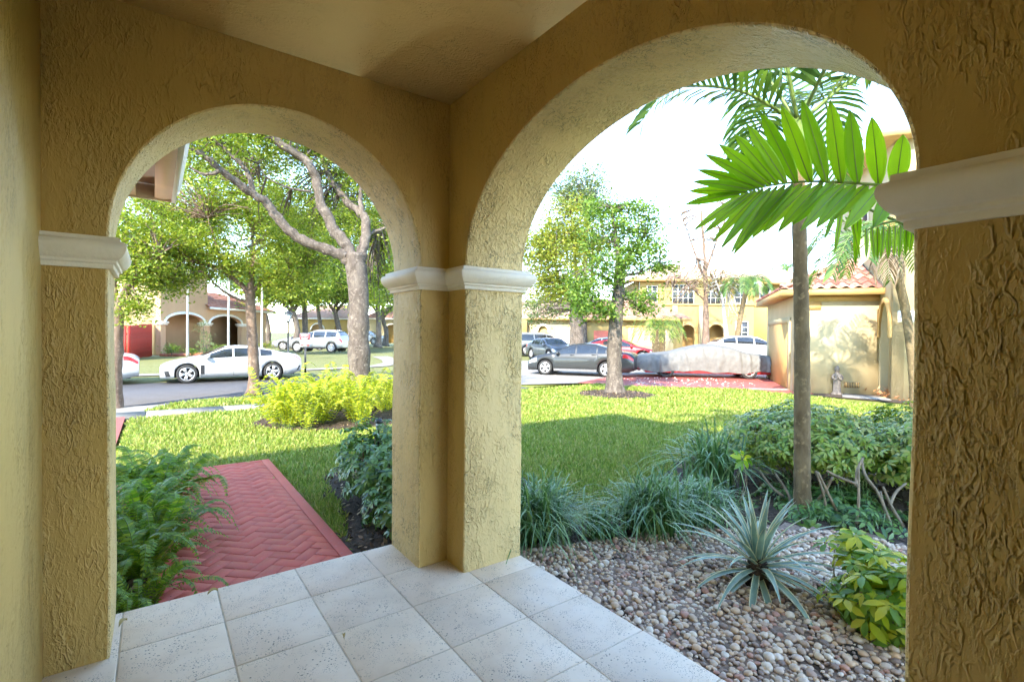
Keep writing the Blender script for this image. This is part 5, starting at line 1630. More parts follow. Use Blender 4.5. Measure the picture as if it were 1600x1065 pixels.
dn3 = [(at(1338, 318, 3.2), at(1334, 408, 3.2), .045), (at(1322, 318, 3.2), at(1342, 400, 3.15), .03), (at(1312, 322, 3.22), at(1300, 392, 3.2), .035), (at(1304, 326, 3.24), at(1284, 372, 3.2), .03)]
big_frond(rach3, [], dn3, .04)

# ================================================================== planting near the porch
def inside(poly, X, Y):
    X, Y = np.asarray(X, float), np.asarray(Y, float)
    r = np.zeros(X.shape, bool)
    n = len(poly)
    for i in range(n):
        (x0, y0), (x1, y1) = poly[i - 1], poly[i]
        c = ((y0 > Y) != (y1 > Y)) & (X < (x1 - x0) * (Y - y0) / (y1 - y0 + 1e-12) + x0)
        r ^= c
    return r

def drape(name, poly, mat, lift=.015, step=.09, rough=.012, kind='structure', mound=0.0):
    px_, py_ = [p[0] for p in poly], [p[1] for p in poly]
    xs, ys = np.arange(min(px_) - step, max(px_) + 2 * step, step), np.arange(min(py_) - step, max(py_) + 2 * step, step)
    X, Y = np.meshgrid(xs, ys, indexing='ij')
    X = X + RNG.normal(0, step * .18, X.shape); Y = Y + RNG.normal(0, step * .18, Y.shape)
    m = inside(poly, X, Y)
    cx, cy = np.mean(px_), np.mean(py_)
    Z = gz(X, Y) + lift + RNG.normal(0, rough, X.shape)
    if mound:
        rr = np.hypot(X - cx, Y - cy) / (max(px_) - min(px_)) * 2
        Z = Z + mound * np.clip(1 - rr, 0, 1)
    n, k = X.shape
    i, j = np.meshgrid(np.arange(n - 1), np.arange(k - 1), indexing='ij')
    F = np.stack([i * k + j, (i + 1) * k + j, (i + 1) * k + j + 1, i * k + j + 1], -1).reshape(-1, 4)
    ok = m.ravel()[F].any(1)
    me = make_mesh(name, np.stack([X, Y, Z], -1), [F[ok]], True, mat)
    return tag(link(name, me), kind=kind)

BED_R = [(2.02, -2.1), (2.02, 3.42), (2.6, 3.30), (3.6, 3.0), (4.6, 3.25), (5.6, 4.05), (6.7, 4.1), (8.2, 3.2), (9.4, 1.6), (9.2, .2), (6.5, -1.5)]
BED_P = [(1.215, 3.34), (1.25, 4.0), (1.42, 4.5), (1.6, 5.9), (2.4, 6.7), (3.3, 6.3), (3.4, 4.4), (2.9, 3.36)]
BED_F = [(-.44, 3.35), (.02, 3.35), (.05, 5.9), (.05, 6.95), (-.44, 6.95)]
BED_Y = [(3.35 + 1.75 * math.cos(a) * (1 + .08 * math.sin(3 * a)), 10.45 + 1.5 * math.sin(a)) for a in np.linspace(0, 2 * math.pi, 26)[:-1]]
RING = [(11.60 + 1.18 * math.cos(a) * (1 + .06 * math.sin(5 * a)), 10.55 + 1.15 * math.sin(a)) for a in np.linspace(0, 2 * math.pi, 30)[:-1]]
for nm, pl, md in (('planting_bed', BED_R, 0), ('planting_bed', BED_P, 0), ('planting_bed', BED_F, 0), ('planting_bed', BED_Y, .05), ('mulch_ring', RING, .10)):
    drape(nm, pl, M['soil'], mound=md)

# ------------------------------------------------------------------ lawn blades
def grassmat():
    t = NT('grass_blade')
    g = t.new('ShaderNodeNewGeometry')
    c = t.ramp(g.outputs['Random Per Island'], [(.1, (.13, .22, .02)), (.35, (.21, .32, .035)), (.6, (.28, .38, .05)), (.8, (.38, .42, .08)), (.97, (.50, .44, .16))])
    patch = t.ramp(t.noise(g.outputs['Position'], 1.1, 4, .6), [(.4, 0.), (.65, .55)])
    c = t.mix(patch, c, t.mix(.5, c, (.38, .36, .09)))
    t.fin(c, .5)
    tr = t.new('ShaderNodeBsdfTranslucent')
    t.l.new(c, tr.inputs['Color'])
    mx = t.new('ShaderNodeMixShader'); mx.inputs['Fac'].default_value = .35
    t.l.new(t.b.outputs[0], mx.inputs[1]); t.l.new(tr.outputs[0], mx.inputs[2]); t.l.new(mx.outputs[0], t.out.inputs['Surface'])
    return t.mat
M['grass'] = grassmat()
def blades(name, P, d, parent=None, lmin=.04, lmax=.085):
    n = len(P)
    L = RNG.uniform(lmin, lmax, n) * np.clip(.8 + d / 30, .8, 1.3)
    W = RNG.uniform(.006, .011, n) * np.clip(d / 7, .8, 2.4)
    a = RNG.uniform(0, 2 * math.pi, n)
    lean = RNG.uniform(.2, 1.0, n)
    b = RNG.uniform(0, 2 * math.pi, n)
    tip = P + np.stack([np.cos(b) * L * lean, np.sin(b) * L * lean, L * np.sqrt(np.clip(1.15 - lean ** 2, .1, 1))], 1)
    s = np.stack([np.cos(a) * W, np.sin(a) * W, np.zeros(n)], 1)
    mid = (P + tip) / 2 + np.stack([np.zeros(n), np.zeros(n), L * .12], 1)
    V = np.stack([P - s * .7, P + s * .7, mid + s * .8, tip, mid - s * .8], 1).reshape(-1, 3)
    i = np.arange(n)[:, None] * 5
    return link(name, make_mesh(name, V, [i + np.array([[0, 1, 2, 4]]), i + np.array([[4, 2, 3]])], False, M['grass']), parent)
def scatter_lawn(n):
    ang = RNG.uniform(-.93, .90, n)
    d = 3.6 + (19.2 - 3.6) * RNG.uniform(0, 1, n) ** 1.3
    r = np.tan(ang) * d
    x, y = r * CY + d * SY, -r * SY + d * CY
    edge = np.interp(r, [-2, .29, 2.84, 4.02, 7.8, 8.45, 9.19, 9.8, 12], [17.2, 17.85, 18.95, 17.72, 17.2, 16.3, 15.4, 13.6, 12.4])
    ok = (y < 13.06) & (x > -.44) & (y > 3.4 - 2 * (x > 4)) & (d < edge)
    ok &= ~((x < PX1 + .03) & (y < PY1 + .03))
    for pl in (BED_R, BED_P, BED_F, BED_Y, RING):
        ok &= ~inside(pl, x, y)
    return x[ok], y[ok], d[ok]
x, y, d = scatter_lawn(330000)
o = blades('lawn_grass', np.stack([x, y, gz(x, y) - .004], 1), d)
tag(o, 'short green lawn grass around the garden path', 'grass', kind='stuff')
x, y = RNG.uniform(-.2, 9, 16000), RNG.uniform(14.1, 15.76, 16000)
k = x > -.25 + np.clip((y - 14.2) * .75, 0, 2)
x, y = x[k], y[k]
o = blades('verge_grass', np.stack([x, y, -.42 + .06 * np.sin((y - 14.05) / 1.75 * math.pi)], 1), np.full(len(x), 14.0))
tag(o, 'grass on the strip between sidewalk and street', 'grass', kind='stuff')

# ------------------------------------------------------------------ river pebbles
def pebblemat():
    t = NT('river_pebble')
    g = t.new('ShaderNodeNewGeometry')
    oi = t.new('ShaderNodeObjectInfo')
    f = t.math('FRACT', t.math('ADD', g.outputs['Random Per Island'], oi.outputs['Random']))
    c = t.ramp(f, [(.04, (.18, .12, .10)), (.16, (.42, .28, .21)), (.30, (.62, .46, .32)), (.44, (.74, .60, .46)), (.58, (.72, .44, .22)), (.68, (.82, .66, .48)), (.82, (.88, .78, .64)), (.95, (.52, .24, .16))])
    c = t.mix(t.math('MULTIPLY', t.noise(g.outputs['Position'], 60, 4, .6), .5), c, (.45, .36, .28))
    return t.fin(c, .45, t.bump(t.noise(g.outputs['Position'], 120, 3), .15, .003))
M['pebble'] = pebblemat()
bm = bmesh.new()
bmesh.ops.create_icosphere(bm, subdivisions=2, radius=1.0)
ICO_V = np.array([v.co[:] for v in bm.verts]); ICO_F = np.array([[v.index for v in f.verts] for f in bm.faces])
bm.free()
GRAV = [(2.025, -1.2), (2.025, 3.02), (2.45, 2.92), (3.0, 2.70), (3.6, 2.50), (4.2, 2.20), (4.75, 1.75), (4.9, .9), (4.2, -.8)]
bed = drape('gravel_bed', GRAV, simple('gravel_dirt', (.26, .19, .14), .95, .4, 30), lift=.03, rough=.006)
npb = 42000
x, y = RNG.uniform(2.03, 4.9, npb), RNG.uniform(-1.2, 3.0, npb)
k = inside(GRAV, x, y)
x, y = x[k], y[k]
size = np.where(RNG.uniform(0, 1, len(x)) < .07, RNG.uniform(.020, .030, len(x)), RNG.uniform(.008, .0175, len(x)))
# keep stones from sitting inside each other
order = np.argsort(-size)
x, y, size = x[order], y[order], size[order]
cell = {}
keep = []
for i in range(len(x)):
    cx_, cy_ = int(x[i] / .06), int(y[i] / .06)
    bad = False
    for a in (-1, 0, 1):
        for b in (-1, 0, 1):
            for j in cell.get((cx_ + a, cy_ + b), ()):
                if (x[i] - x[j]) ** 2 + (y[i] - y[j]) ** 2 < (.70 * (size[i] + size[j])) ** 2:
                    bad = True; break
            if bad: break
        if bad: break
    if not bad:
        keep.append(i); cell.setdefault((cx_, cy_), []).append(i)
x, y, size = x[keep], y[keep], size[keep]
z = gz(x, y) + .03 + size * .30 + RNG.uniform(-.003, .006, len(x))
dist = np.sqrt(x ** 2 + y ** 2 + (z - EYE) ** 2)
ahead = (x * SY + y * CY)
show = size / dist * (y > .55) * (ahead > 1.4)
big = np.argsort(-show)[:299]
isbig = np.zeros(len(x), bool); isbig[big] = True
pm = []
for k in range(8):
    q = ICO_V * np.array([1, RNG.uniform(.68, .95), RNG.uniform(.48, .68)])
    q = q * (1 + .10 * np.sin(q @ RNG.normal(size=3) * 2.2))[:, None]
    pm.append(make_mesh('pebble', q, [ICO_F], True, M['pebble']))
for i in big:
    o = link('pebble', pm[RNG.integers(8)], bed, (x[i], y[i], z[i]), (RNG.normal(0, .2), RNG.normal(0, .2), RNG.uniform(0, 6.28)))
    o.scale = (size[i],) * 3
o = link('pebble', pm[0], bed, (3.62, 1.02, gz(3.62, 1.02) + .055), (0.1, 0, .6)); o.scale = (.062, .055, .055)
idx = np.where(~isbig)[0]
n = len(idx)
sc = np.stack([size[idx], size[idx] * RNG.uniform(.66, .98, n), size[idx] * RNG.uniform(.45, .72, n)], 1)
a = RNG.uniform(0, 6.28, n)
V = ICO_V[None] * sc[:, None]
t1, t2 = RNG.normal(0, .25, n), RNG.normal(0, .25, n)
V = np.stack([V[..., 0], V[..., 1] * np.cos(t1)[:, None] - V[..., 2] * np.sin(t1)[:, None], V[..., 1] * np.sin(t1)[:, None] + V[..., 2] * np.cos(t1)[:, None]], -1)
V = np.stack([V[..., 0] * np.cos(a)[:, None] - V[..., 1] * np.sin(a)[:, None], V[..., 0] * np.sin(a)[:, None] + V[..., 1] * np.cos(a)[:, None], V[..., 2]], -1)
V += np.stack([x[idx], y[idx], z[idx]], 1)[:, None]
F = (ICO_F[None] + (np.arange(n) * len(ICO_V))[:, None, None]).reshape(-1, 3)
tag(link('pebbles', make_mesh('pebbles', V.reshape(-1, 3), [F], True, M['pebble']), bed), kind='stuff')

# ------------------------------------------------------------------ ferns
M['fern'] = leafmat('fern', [(.08, .18, .018), (.13, .26, .025), (.19, .32, .03), (.28, .38, .035)], rough=.4, trans=.35)
M['fern_y'] = leafmat('sun_fern', [(.30, .36, .02), (.44, .48, .03), (.56, .55, .05), (.18, .27, .025)], rough=.5, trans=.45)
def fern_frond(L, arch, tipdrop, n, pin, rs, mats, wob=.05):
    f = np.linspace(0, 1, 9)
    P = np.stack([L * (f * .8 - .06 * f ** 3), wob * L * np.sin(f * 2.5), L * (arch * np.sin(f * math.pi * .62) - tipdrop * f ** 3)], 1)
    mb = MB().tube(P, np.linspace(.0032, .001, 9), 4, m=1, cap=False)
    T = np.gradient(P, axis=0); T /= np.linalg.norm(T, axis=1)[:, None]
    V, F = [], []
    for k in range(n):
        s = .08 + .92 * k / n
        p = np.array([np.interp(s, f, P[:, i]) for i in range(3)]); t = np.array([np.interp(s, f, T[:, i]) for i in range(3)])
        sd = np.cross(t, (0, 0, 1)); sd /= np.linalg.norm(sd); up = np.cross(sd, t)
        l = pin * (math.sin(math.pi * min(.97, .22 + .76 * s)) ** .7) * rs.uniform(.85, 1.1)
        w = min(.020, L * .95 / n * .80)
        for sg in (-1, 1):
            d = sd * sg + t * .35 - up * .22 + rs.normal(0, .06, 3); d /= np.linalg.norm(d)
            b = len(V)
            V += [p - t * w * .5, p + t * w * .5, p + d * l * .6 + t * w * .42, p + d * l, p + d * l * .6 - t * w * .42]
            F.append([b, b + 1, b + 2, b + 3]); F.append([b, b + 3, b + 4, b])
    V = np.array(V)
    q = np.array([g for g in F if len(set(g)) == 4]); tr = np.array([g[:3] for g in F if len(set(g)) == 3])
    mb.add(V, q, 0); mb.P.setdefault(3, []).append(tr + mb.n - len(V)); mb.M.setdefault(3, []).append(np.zeros(len(tr)))
    return mb.mesh('frond', mats)
rs = np.random.default_rng(77)
FR = [fern_frond(rs.uniform(.52, .78), rs.uniform(.40, .62), rs.uniform(.25, .55), 26, rs.uniform(.050, .068), rs, [M['fern'], M['stem_green']]) for _ in range(7)]
FY = [fern_frond(rs.uniform(.55, .8), rs.uniform(.75, 1.0), rs.uniform(.15, .35), 20, rs.uniform(.06, .08), rs, [M['fern_y'], M['stem_green']]) for _ in range(5)]
def fern(name, label, x, y, n, meshes, group, lo=.55, hi=1.1, smin=.75, smax=1.15, z=None):
    t = thing(name, label, 'fern', (x, y, (gz(x, y) if z is None else z) + .01), group=group)
    for k in range(n):
        o = link('frond', meshes[rs.integers(len(meshes))], t, (rs.normal(0, .05), rs.normal(0, .05), 0), (rs.normal(0, .22), -rs.uniform(0, .55) + .12, 2.4 * k + rs.uniform(-.3, .3)))
        s = rs.uniform(smin, smax); o.scale = (s, s, s * rs.uniform(.8, 1.2))
    return t
for (x, y, lab, n, s) in ((-.10, 3.62, 'fern nearest the porch tiles, one frond lying on them', 26, .62), (-.08, 4.12, 'second fern from the porch, beside the left column', 40, .85), (.02, 4.62, 'fern in the middle of the row left of the path', 42, .9),
                          (-.12, 5.12, 'fern behind the middle one, half hidden by the column', 40, .95), (.05, 5.62, 'fern spilling furthest over the red path', 44, 1.0), (-.10, 6.15, 'far fern in the row where the path turns', 42, 1.0), (.1, 6.55, 'last fern of the row, thin fronds against the sunlit lawn', 26, .95)):
    fern('boston_fern', lab, x, y, n, FR, 'ferns left of the path', smin=.7 * s, smax=1.15 * s)
tr = link('frond', FR[0], [o for o in COL.objects if o.get('label', '').startswith('fern nearest')][0], (.18, -.10, .16), (0, .62, -.35)); tr.scale = (.62, .62, .5)
k = 0
while k < 22:
    x, y = rs.uniform(1.7, 5.0), rs.uniform(9.0, 11.9)
    if not inside(BED_Y, np.array([x]), np.array([y]))[0] or math.hypot(x - 3.84, y - 11.42) < .35: continue
    fern('sword_fern', 'yellow-green fern in the sunny clump round the large shade tree', x, y, 22, FY, 'yellow ferns round the shade tree', smin=.9, smax=1.4)
    k += 1

# ------------------------------------------------------------------ umbrella-leaf shrubs
M['umb_dark'] = leafmat('umbrella_leaf', [(.03, .09, .018), (.05, .14, .025), (.08, .19, .035), (.14, .25, .05)], rough=.28, trans=.2, spec=.6)
M['umb_var'] = leafmat('variegated_leaf', [(.06, .14, .018), (.10, .20, .025), (.16, .27, .03), (.46, .45, .08), (.09, .18, .025), (.14, .24, .03), (.58, .52, .16), (.24, .34, .04)], rough=.3, trans=.25, spec=.6)
M['umb_yel'] = leafmat('golden_leaf', [(.20, .36, .02), (.36, .48, .025), (.54, .58, .04), (.68, .62, .06), (.14, .28, .03)], rough=.32, trans=.35, spec=.5)
M['twig'] = simple('shrub_stem', (.26, .20, .13), .85, .3, 14, .5, 40)
def umbrella_leaf(rs, mat, n=8, L=.085, droop=.45):
    V, F = [], []
    for k in range(n):
        a = 2 * math.pi * k / n + rs.uniform(-.15, .15)
        l = L * rs.uniform(.8, 1.1)
        d = np.array([math.cos(a), math.sin(a), 0]); s = np.array([-math.sin(a), math.cos(a), 0]); w = l * .36
        pr = [(.12, .05, 0), (.45, .5, -.10), (.75, .44, -.30), (1.0, .04, -.62)]
        b = len(V)
        for f, ww, zz in pr:
            c = d * l * f + np.array([0, 0, zz * l * droop])
            V += [c - s * w * ww + np.array([0, 0, .08 * l * ww]), c, c + s * w * ww + np.array([0, 0, .08 * l * ww])]
        for i in range(3):
            for j in range(2):
                F.append([b + i * 3 + j, b + i * 3 + j + 1, b + i * 3 + j + 4, b + i * 3 + j + 3])
    return np.array(V), np.array(F)
def shrub(name, label, center, radii, nbig, nsmall, mat, L, seed, base_z, stems=8, spread=.6, shell=.30, squash=1.0, lowcut=None, stem_r=.014, bias=None):
    rs = np.random.default_rng(seed)
    cx, cy, cz = center
    t = thing(name, label, 'shrub', (cx, cy, base_z))
    metas = [umbrella_leaf(rs, mat, rs.integers(6, 9), L * rs.uniform(.85, 1.15), rs.uniform(.3, .7)) for _ in range(6)]
    mes = [make_mesh('leaf', V, [F], True, M[mat]) for V, F in metas]
    u = rs.normal(size=((nbig + nsmall) * 2, 3)); u /= np.linalg.norm(u, axis=1)[:, None]
    rad = rs.uniform(shell, 1, len(u)) ** .55
    lump = 1 + .16 * np.sin(u[:, 0] * 5 + seed) * np.cos(u[:, 1] * 4 + 1)
    P = u * (rad * lump)[:, None] * np.array(radii) + np.array([0, 0, cz - base_z])
    ok = P[:, 2] > (.03 if lowcut is None else lowcut)
    P, u = P[ok], u[ok]
    P, u = P[:nbig + nsmall], u[:nbig + nsmall]
    Vs, Fs, nv = [], [], 0
    world = P + np.array([cx, cy, base_z])
    order = np.argsort(np.linalg.norm(world - np.array([0, 0, EYE]), axis=1))
    for rank, i in enumerate(order):
        nd = Vector(u[i] * np.array([.75, .75, 1.0]) + np.array([0, 0, .75]) + rs.normal(0, .25, 3)).normalized()
        q = nd.to_track_quat('Z', 'Y').to_matrix() @ Matrix.Rotation(rs.uniform(0, 6.28), 3, 'Z')
        k = rs.integers(6)
        if rank < nbig:
            o = link('leaf', mes[k], t, P[i], q.to_euler())
            s = rs.uniform(.75, 1.2); o.scale = (s, s, s)
        else:
            V = metas[k][0] * rs.uniform(.75, 1.2) @ np.array(q).T + P[i]
            Vs.append(V); Fs.append(metas[k][1] + nv); nv += len(V)
    if Vs:
        tag(link('leaves', make_mesh('leaves', np.concatenate(Vs), [np.concatenate(Fs)], True, M[mat]), t), kind='stuff')
    for k in range(stems):
        a = rs.uniform(0, 6.28); r0 = rs.uniform(.05, .35) * spread
        b = np.array([math.cos(a) * r0 * radii[0], math.sin(a) * r0 * radii[1], -.02])
        a2 = a + rs.uniform(-.9, .9)
        e = np.array([math.cos(a2) * radii[0] * rs.uniform(.3, .8), math.sin(a2) * radii[1] * rs.uniform(.3, .8), (cz - base_z) + rs.uniform(-.1, .5) * radii[2]])
        m_ = (b + e) / 2 + rs.normal(0, .06, 3)
        MB().tube(smooth_path([b, m_, e], 5), np.linspace(stem_r, stem_r * .4, 11), 6).build('stem', M['twig'], t, smooth=True)
    return t
shrub('umbrella_shrub', 'dark glossy umbrella-leaf shrub between the path and the corner column', (2.02, 4.75, .22), (.62, .95, .40), 280, 420, 'umb_dark', .085, 101, gz(2.0, 4.75), stems=9, lowcut=.10)
shrub('umbrella_shrub', 'low dark shrub foliage against the base of the corner column', (1.75, 3.95, .02), (.36, .42, .22), 90, 60, 'umb_dark', .075, 102, gz(1.75, 3.95), stems=4, lowcut=.03)
h1 = rd(3.50, 5.85); h2 = rd(4.70, 5.25)
shrub('hedge_shrub', 'variegated umbrella-leaf hedge around the palm trunk', (h1.x, h1.y, .30), (1.0, .9, .42), 290, 1300, 'umb_var', .085, 103, gz(h1.x, h1.y), stems=9, lowcut=.24, stem_r=.014)
shrub('hedge_shrub', 'variegated hedge running behind the right column, bare stems below', (h2.x, h2.y, .32), (1.15, 1.0, .44), 290, 1300, 'umb_var', .085, 104, gz(h2.x, h2.y), stems=10, lowcut=.22, stem_r=.014)
# bare criss-cross stems in front of the hedge
bs = thing('bare_shrub', 'bare crossing stems of a leggy shrub beneath the variegated hedge', 'shrub', rd(3.15, 4.75, -.2))
o0 = np.array(rd(3.15, 4.75, -.2))
for (a, b_) in (((1296, 832, 4.55), (1278, 735, 4.7)), ((1320, 815, 4.6), (1282, 738, 4.55)), ((1300, 808, 4.6), (1262, 780, 4.7)), ((1275, 790, 4.7), (1305, 745, 4.65)), ((1342, 836, 4.4), (1345, 730, 4.5)), ((1345, 757, 4.45), (1296, 735, 4.6)),
                ((1405, 838, 4.3), (1372, 762, 4.5)), ((1398, 830, 4.35), (1380, 768, 4.6)), ((1418, 824, 4.35), (1384, 760, 4.55)), ((1342, 760, 4.45), (1352, 715, 4.6)), ((1372, 764, 4.5), (1350, 720, 4.7)), ((1395, 790, 4.5), (1420, 755, 4.7)), ((1240, 800, 4.8), (1215, 740, 5.0)), ((1228, 775, 4.9), (1190, 735, 5.2))):
    P = smooth_path([np.array(at(*a)) - o0, (np.array(at(*a)) + np.array(at(*b_))) / 2 - o0 + rs.normal(0, .025, 3), np.array(at(*b_)) - o0], 5)
    MB().tube(P, np.linspace(.014, .011, len(P)), 7).build('stem', M['twig'], bs, smooth=True)
gb = at(1378, 935, 2.75)
shrub('golden_shrub', 'small golden-green umbrella shrub leaning over the pebbles by the right column', (gb.x + .05, gb.y - .02, gb.z - .02), (.25, .30, .30), 170, 0, 'umb_yel', .095, 105, gz(gb.x, gb.y), stems=6, lowcut=.02, stem_r=.009, shell=.15)
gb3 = at(1350, 868, 3.05)
shrub('golden_shrub', 'upper golden sprays of the umbrella shrub by the right column', (gb3.x, gb3.y, gb3.z), (.17, .19, .15), 46, 0, 'umb_yel', .105, 108, gz(gb3.x, gb3.y), stems=5, lowcut=.02, stem_r=.007, shell=.1)
shrub('ground_cover', 'dark low leaves in the soil beneath the hedge stems', (5.35, 2.0, -.16), (.75, .85, .16), 60, 130, 'umb_dark', .075, 109, gz(5.35, 2.0), stems=3, lowcut=.02, stem_r=.006, shell=.05)
gb2 = at(1345, 1035, 2.75)
shrub('golden_shrub', 'sparse golden sprig low over the pebbles at the bottom right', (gb2.x, gb2.y, gb2.z + .03), (.20, .22, .10), 26, 0, 'umb_yel', .065, 106, gz(gb2.x, gb2.y), stems=4, lowcut=.02, stem_r=.006, shell=.1)
sd_ = at(1160, 712, 5.0)
shrub('seedling', 'bright green broad-leaved seedling among the strap grass', (sd_.x, sd_.y, sd_.z), (.05, .05, .05), 3, 0, 'umb_yel', .13, 107, gz(sd_.x, sd_.y), stems=2, lowcut=.05, stem_r=.006)

# ------------------------------------------------------------------ strap-leaved clumps
M['strap'] = leafmat('strap_leaf', [(.05, .13, .04), (.09, .20, .06), (.16, .29, .10), (.26, .38, .18)], rough=.32, trans=.2, spec=.6)
def strap_clump(label, x, y, n, lmin, lmax, seed, spread=.09, wid=.0065, up=1.0, group='strap grass clumps behind the pebbles'):
    rs = np.random.default_rng(seed)
    z0 = float(gz(x, y)) + .015
    t = thing('strap_grass', label, 'grass clump', (x, y, z0), group=group)
    V, F = [], []
    for k in range(n):
        a = rs.uniform(0, 6.28); L = rs.uniform(lmin, lmax); lean = rs.uniform(.15, .95)
        b0 = np.array([rs.normal(0, spread), rs.normal(0, spread), 0])
        h = np.array([math.cos(a), math.sin(a), 0]); s = np.array([-math.sin(a), math.cos(a), 0])
        tw = rs.uniform(-.5, .5)
        b = len(V)
        for i, f in enumerate(np.linspace(0, 1, 7)):
            c = b0 + h * L * lean * (.35 * f + .55 * f * f) + np.array([0, 0, L * up * (f * (1.05 - .25 * lean) - (.45 + .55 * lean) * f ** 2.6 * .75)])
            w = wid * (1 - .75 * f ** 3) * (1.0 if f < .99 else .2)
            sv = s + h * tw * f
            V += [c - sv * w, c + sv * w]
        for i in range(6):
            F.append([b + i * 2, b + i * 2 + 1, b + i * 2 + 3, b + i * 2 + 2])
    tag(link('blades', make_mesh('blades', np.array(V), [np.array(F)], True, M['strap']), t), kind='stuff')
    return t
strap_clump('strap grass clump beside the corner column', 2.52, 3.12, 520, .60, .98, 201, .12)
strap_clump('strap grass clump hugging the porch edge by the corner column', 2.26, 3.26, 300, .50, .80, 206, .09)
strap_clump('small strap grass tuft between the two big clumps', 2.98, 2.86, 130, .34, .52, 202, .06)
strap_clump('large strap grass clump in the middle behind the pebbles', 3.46, 2.72, 520, .58, .92, 203, .12)
strap_clump('strap grass clump touching the middle one on its right', 3.95, 2.60, 300, .48, .80, 204, .10)
strap_clump('tall dark strap grass beside the hedge', 5.05, 3.15, 230, .75, 1.15, 205, .10, .009, 1.1)
for k in range(16):
    strap_clump('short grass tuft under the hedge', rs.uniform(4.4, 6.6), rs.uniform(1.2, 2.9), 40, .16, .34, 210 + k, .05, .005, 1.0, 'small tufts under the hedge')

# ------------------------------------------------------------------ agave with cream margins
M['agave'] = simple('agave_green', (.24, .35, .27), .3, .25, 10, spec=.55)
M['agave_edge'] = simple('agave_margin', (.80, .74, .45), .45, .1, 10)
ag = thing('agave', 'spiky blue-green agave with cream leaf edges sitting in the pebbles', 'agave', (3.23, 1.68, gz(3.23, 1.68) + .03))
rs = np.random.default_rng(301)
MB().lathe([(.075, -.05), (.08, .05), (.06, .16), (.02, .22)], 10).build('core', M['soil'], ag, smooth=True)
for k in range(58):
    f = k / 57
    el = R(84 - 108 * f ** .9 + rs.uniform(-6, 6))
    a = 2.399963 * k + rs.uniform(-.12, .12)
    L = rs.uniform(.50, .62) * (.72 + .30 * min(1, f * 2)); wid = rs.uniform(.044, .054)
    h = np.array([math.cos(a), math.sin(a), 0]); s = np.array([-math.sin(a), math.cos(a), 0])
    z0 = .20 - .13 * f
    V, F, mi = [], [], []
    for i, q in enumerate(np.linspace(0, 1, 9)):
        e = el - q * q * R(22 + 42 * f)
        if i == 0: c = h * .035 + np.array([0, 0, z0])
        else: c = c + (h * math.cos(e) + np.array([0, 0, math.sin(e)])) * L / 8
        w = wid * (.62 + .38 * math.sin(math.pi * min(1, q * 1.25 + .1))) * (1 - q ** 4)
        up = np.array([0, 0, math.cos(e)]) - h * math.sin(e)
        for u in (-1, -.80, 0, .80, 1):
            V.append(c + s * w * u * .5 + up * (.20 * w * abs(u) ** 1.5))
    for i in range(8):
        for j in range(4):
            F.append([i * 5 + j, i * 5 + j + 1, i * 5 + j + 6, i * 5 + j + 5]); mi.append(1 if j in (0, 3) else 0)
    o = link('leaf', make_mesh('leaf', np.array(V), [np.array(F)], True, [M['agave'], M['agave_edge']], mi), ag)

# ------------------------------------------------------------------ small things
q = rd(-1.50, 5.6)
pl = thing('path_light', 'small black path light poking out of the dark shrub', 'garden light', (q.x, q.y, gz(q.x, q.y)))
MB().lathe([(.004, -.1), (.012, 0), (.012, .60)], 8).build('stake', M['lampblack'], pl)
MB().lathe([(.030, .60), (.034, .61), (.034, .665)], 12).build('lens', simple('clear_lens', (.55, .58, .60), .2), pl)
MB().lathe([(.036, .628), (.036, .640)], 12).lathe([(.035, .665), (.045, .675), (.045, .69), (.03, .715), (.001, .72)], 12).build('cap', M['lampblack'], pl)
# dry fern heap at the foot of the cream house
q = rd(11.9, 15.1)
dh = thing('dry_fern', 'rusty heap of dry fern at the foot of the cream house', 'dry plant', (q.x, q.y, -.33))
mb = MB()
V, F = leaf_quads(np.random.default_rng(5).normal(size=(900, 3)) * np.array([.42, .25, .10]) + np.array([0, 0, .10]), np.random.default_rng(6), .17, .22)
link('fronds', make_mesh('fronds', V, [F], False, leafmat('rusty_leaf', [(.28, .11, .04), (.42, .18, .07), (.50, .28, .13)], trans=.15)), dh)
# shrubs at the entry of the peach house
for (px, py, d, r, h, lf, lab) in ((268, 543, 31.6, .45, .36, 'leaf_lawn', 'round dark clipped bush by the brown front door'), (322, 540, 32.4, .55, .5, 'leaf_blue', 'grey-green bush before the middle pillar of the entry'), (318, 520, 33.5, .4, 1.1, 'leaf_blue', 'tall narrow bush behind the grey-green one'),
                                   (345, 545, 32, .4, .25, 'leaf_bright', 'low light-green plant right of the grey-green bush'), (414, 540, 34, .5, .3, 'leaf_yellow', 'yellowish low plant at the far corner of the peach house'), (300, 548, 31.5, .3, .2, 'leaf_bright', 'low plant between the front door and the white palm stem')):
    b = at(px, py, d); zt = b.z; b.z = -.08
    tree('entry_shrub', lab, b, [([b, b + Vector((0, 0, .2)), b + Vector((.02, 0, max(.3, zt - b.z)))], .04, .02)], [(Vector((b.x, b.y, zt)), (r, r, h), 26)], lf, 'bark', L=.09, seed=400 + px, per=26, sig=.13, cat='shrub', flare=False, twig=.006)
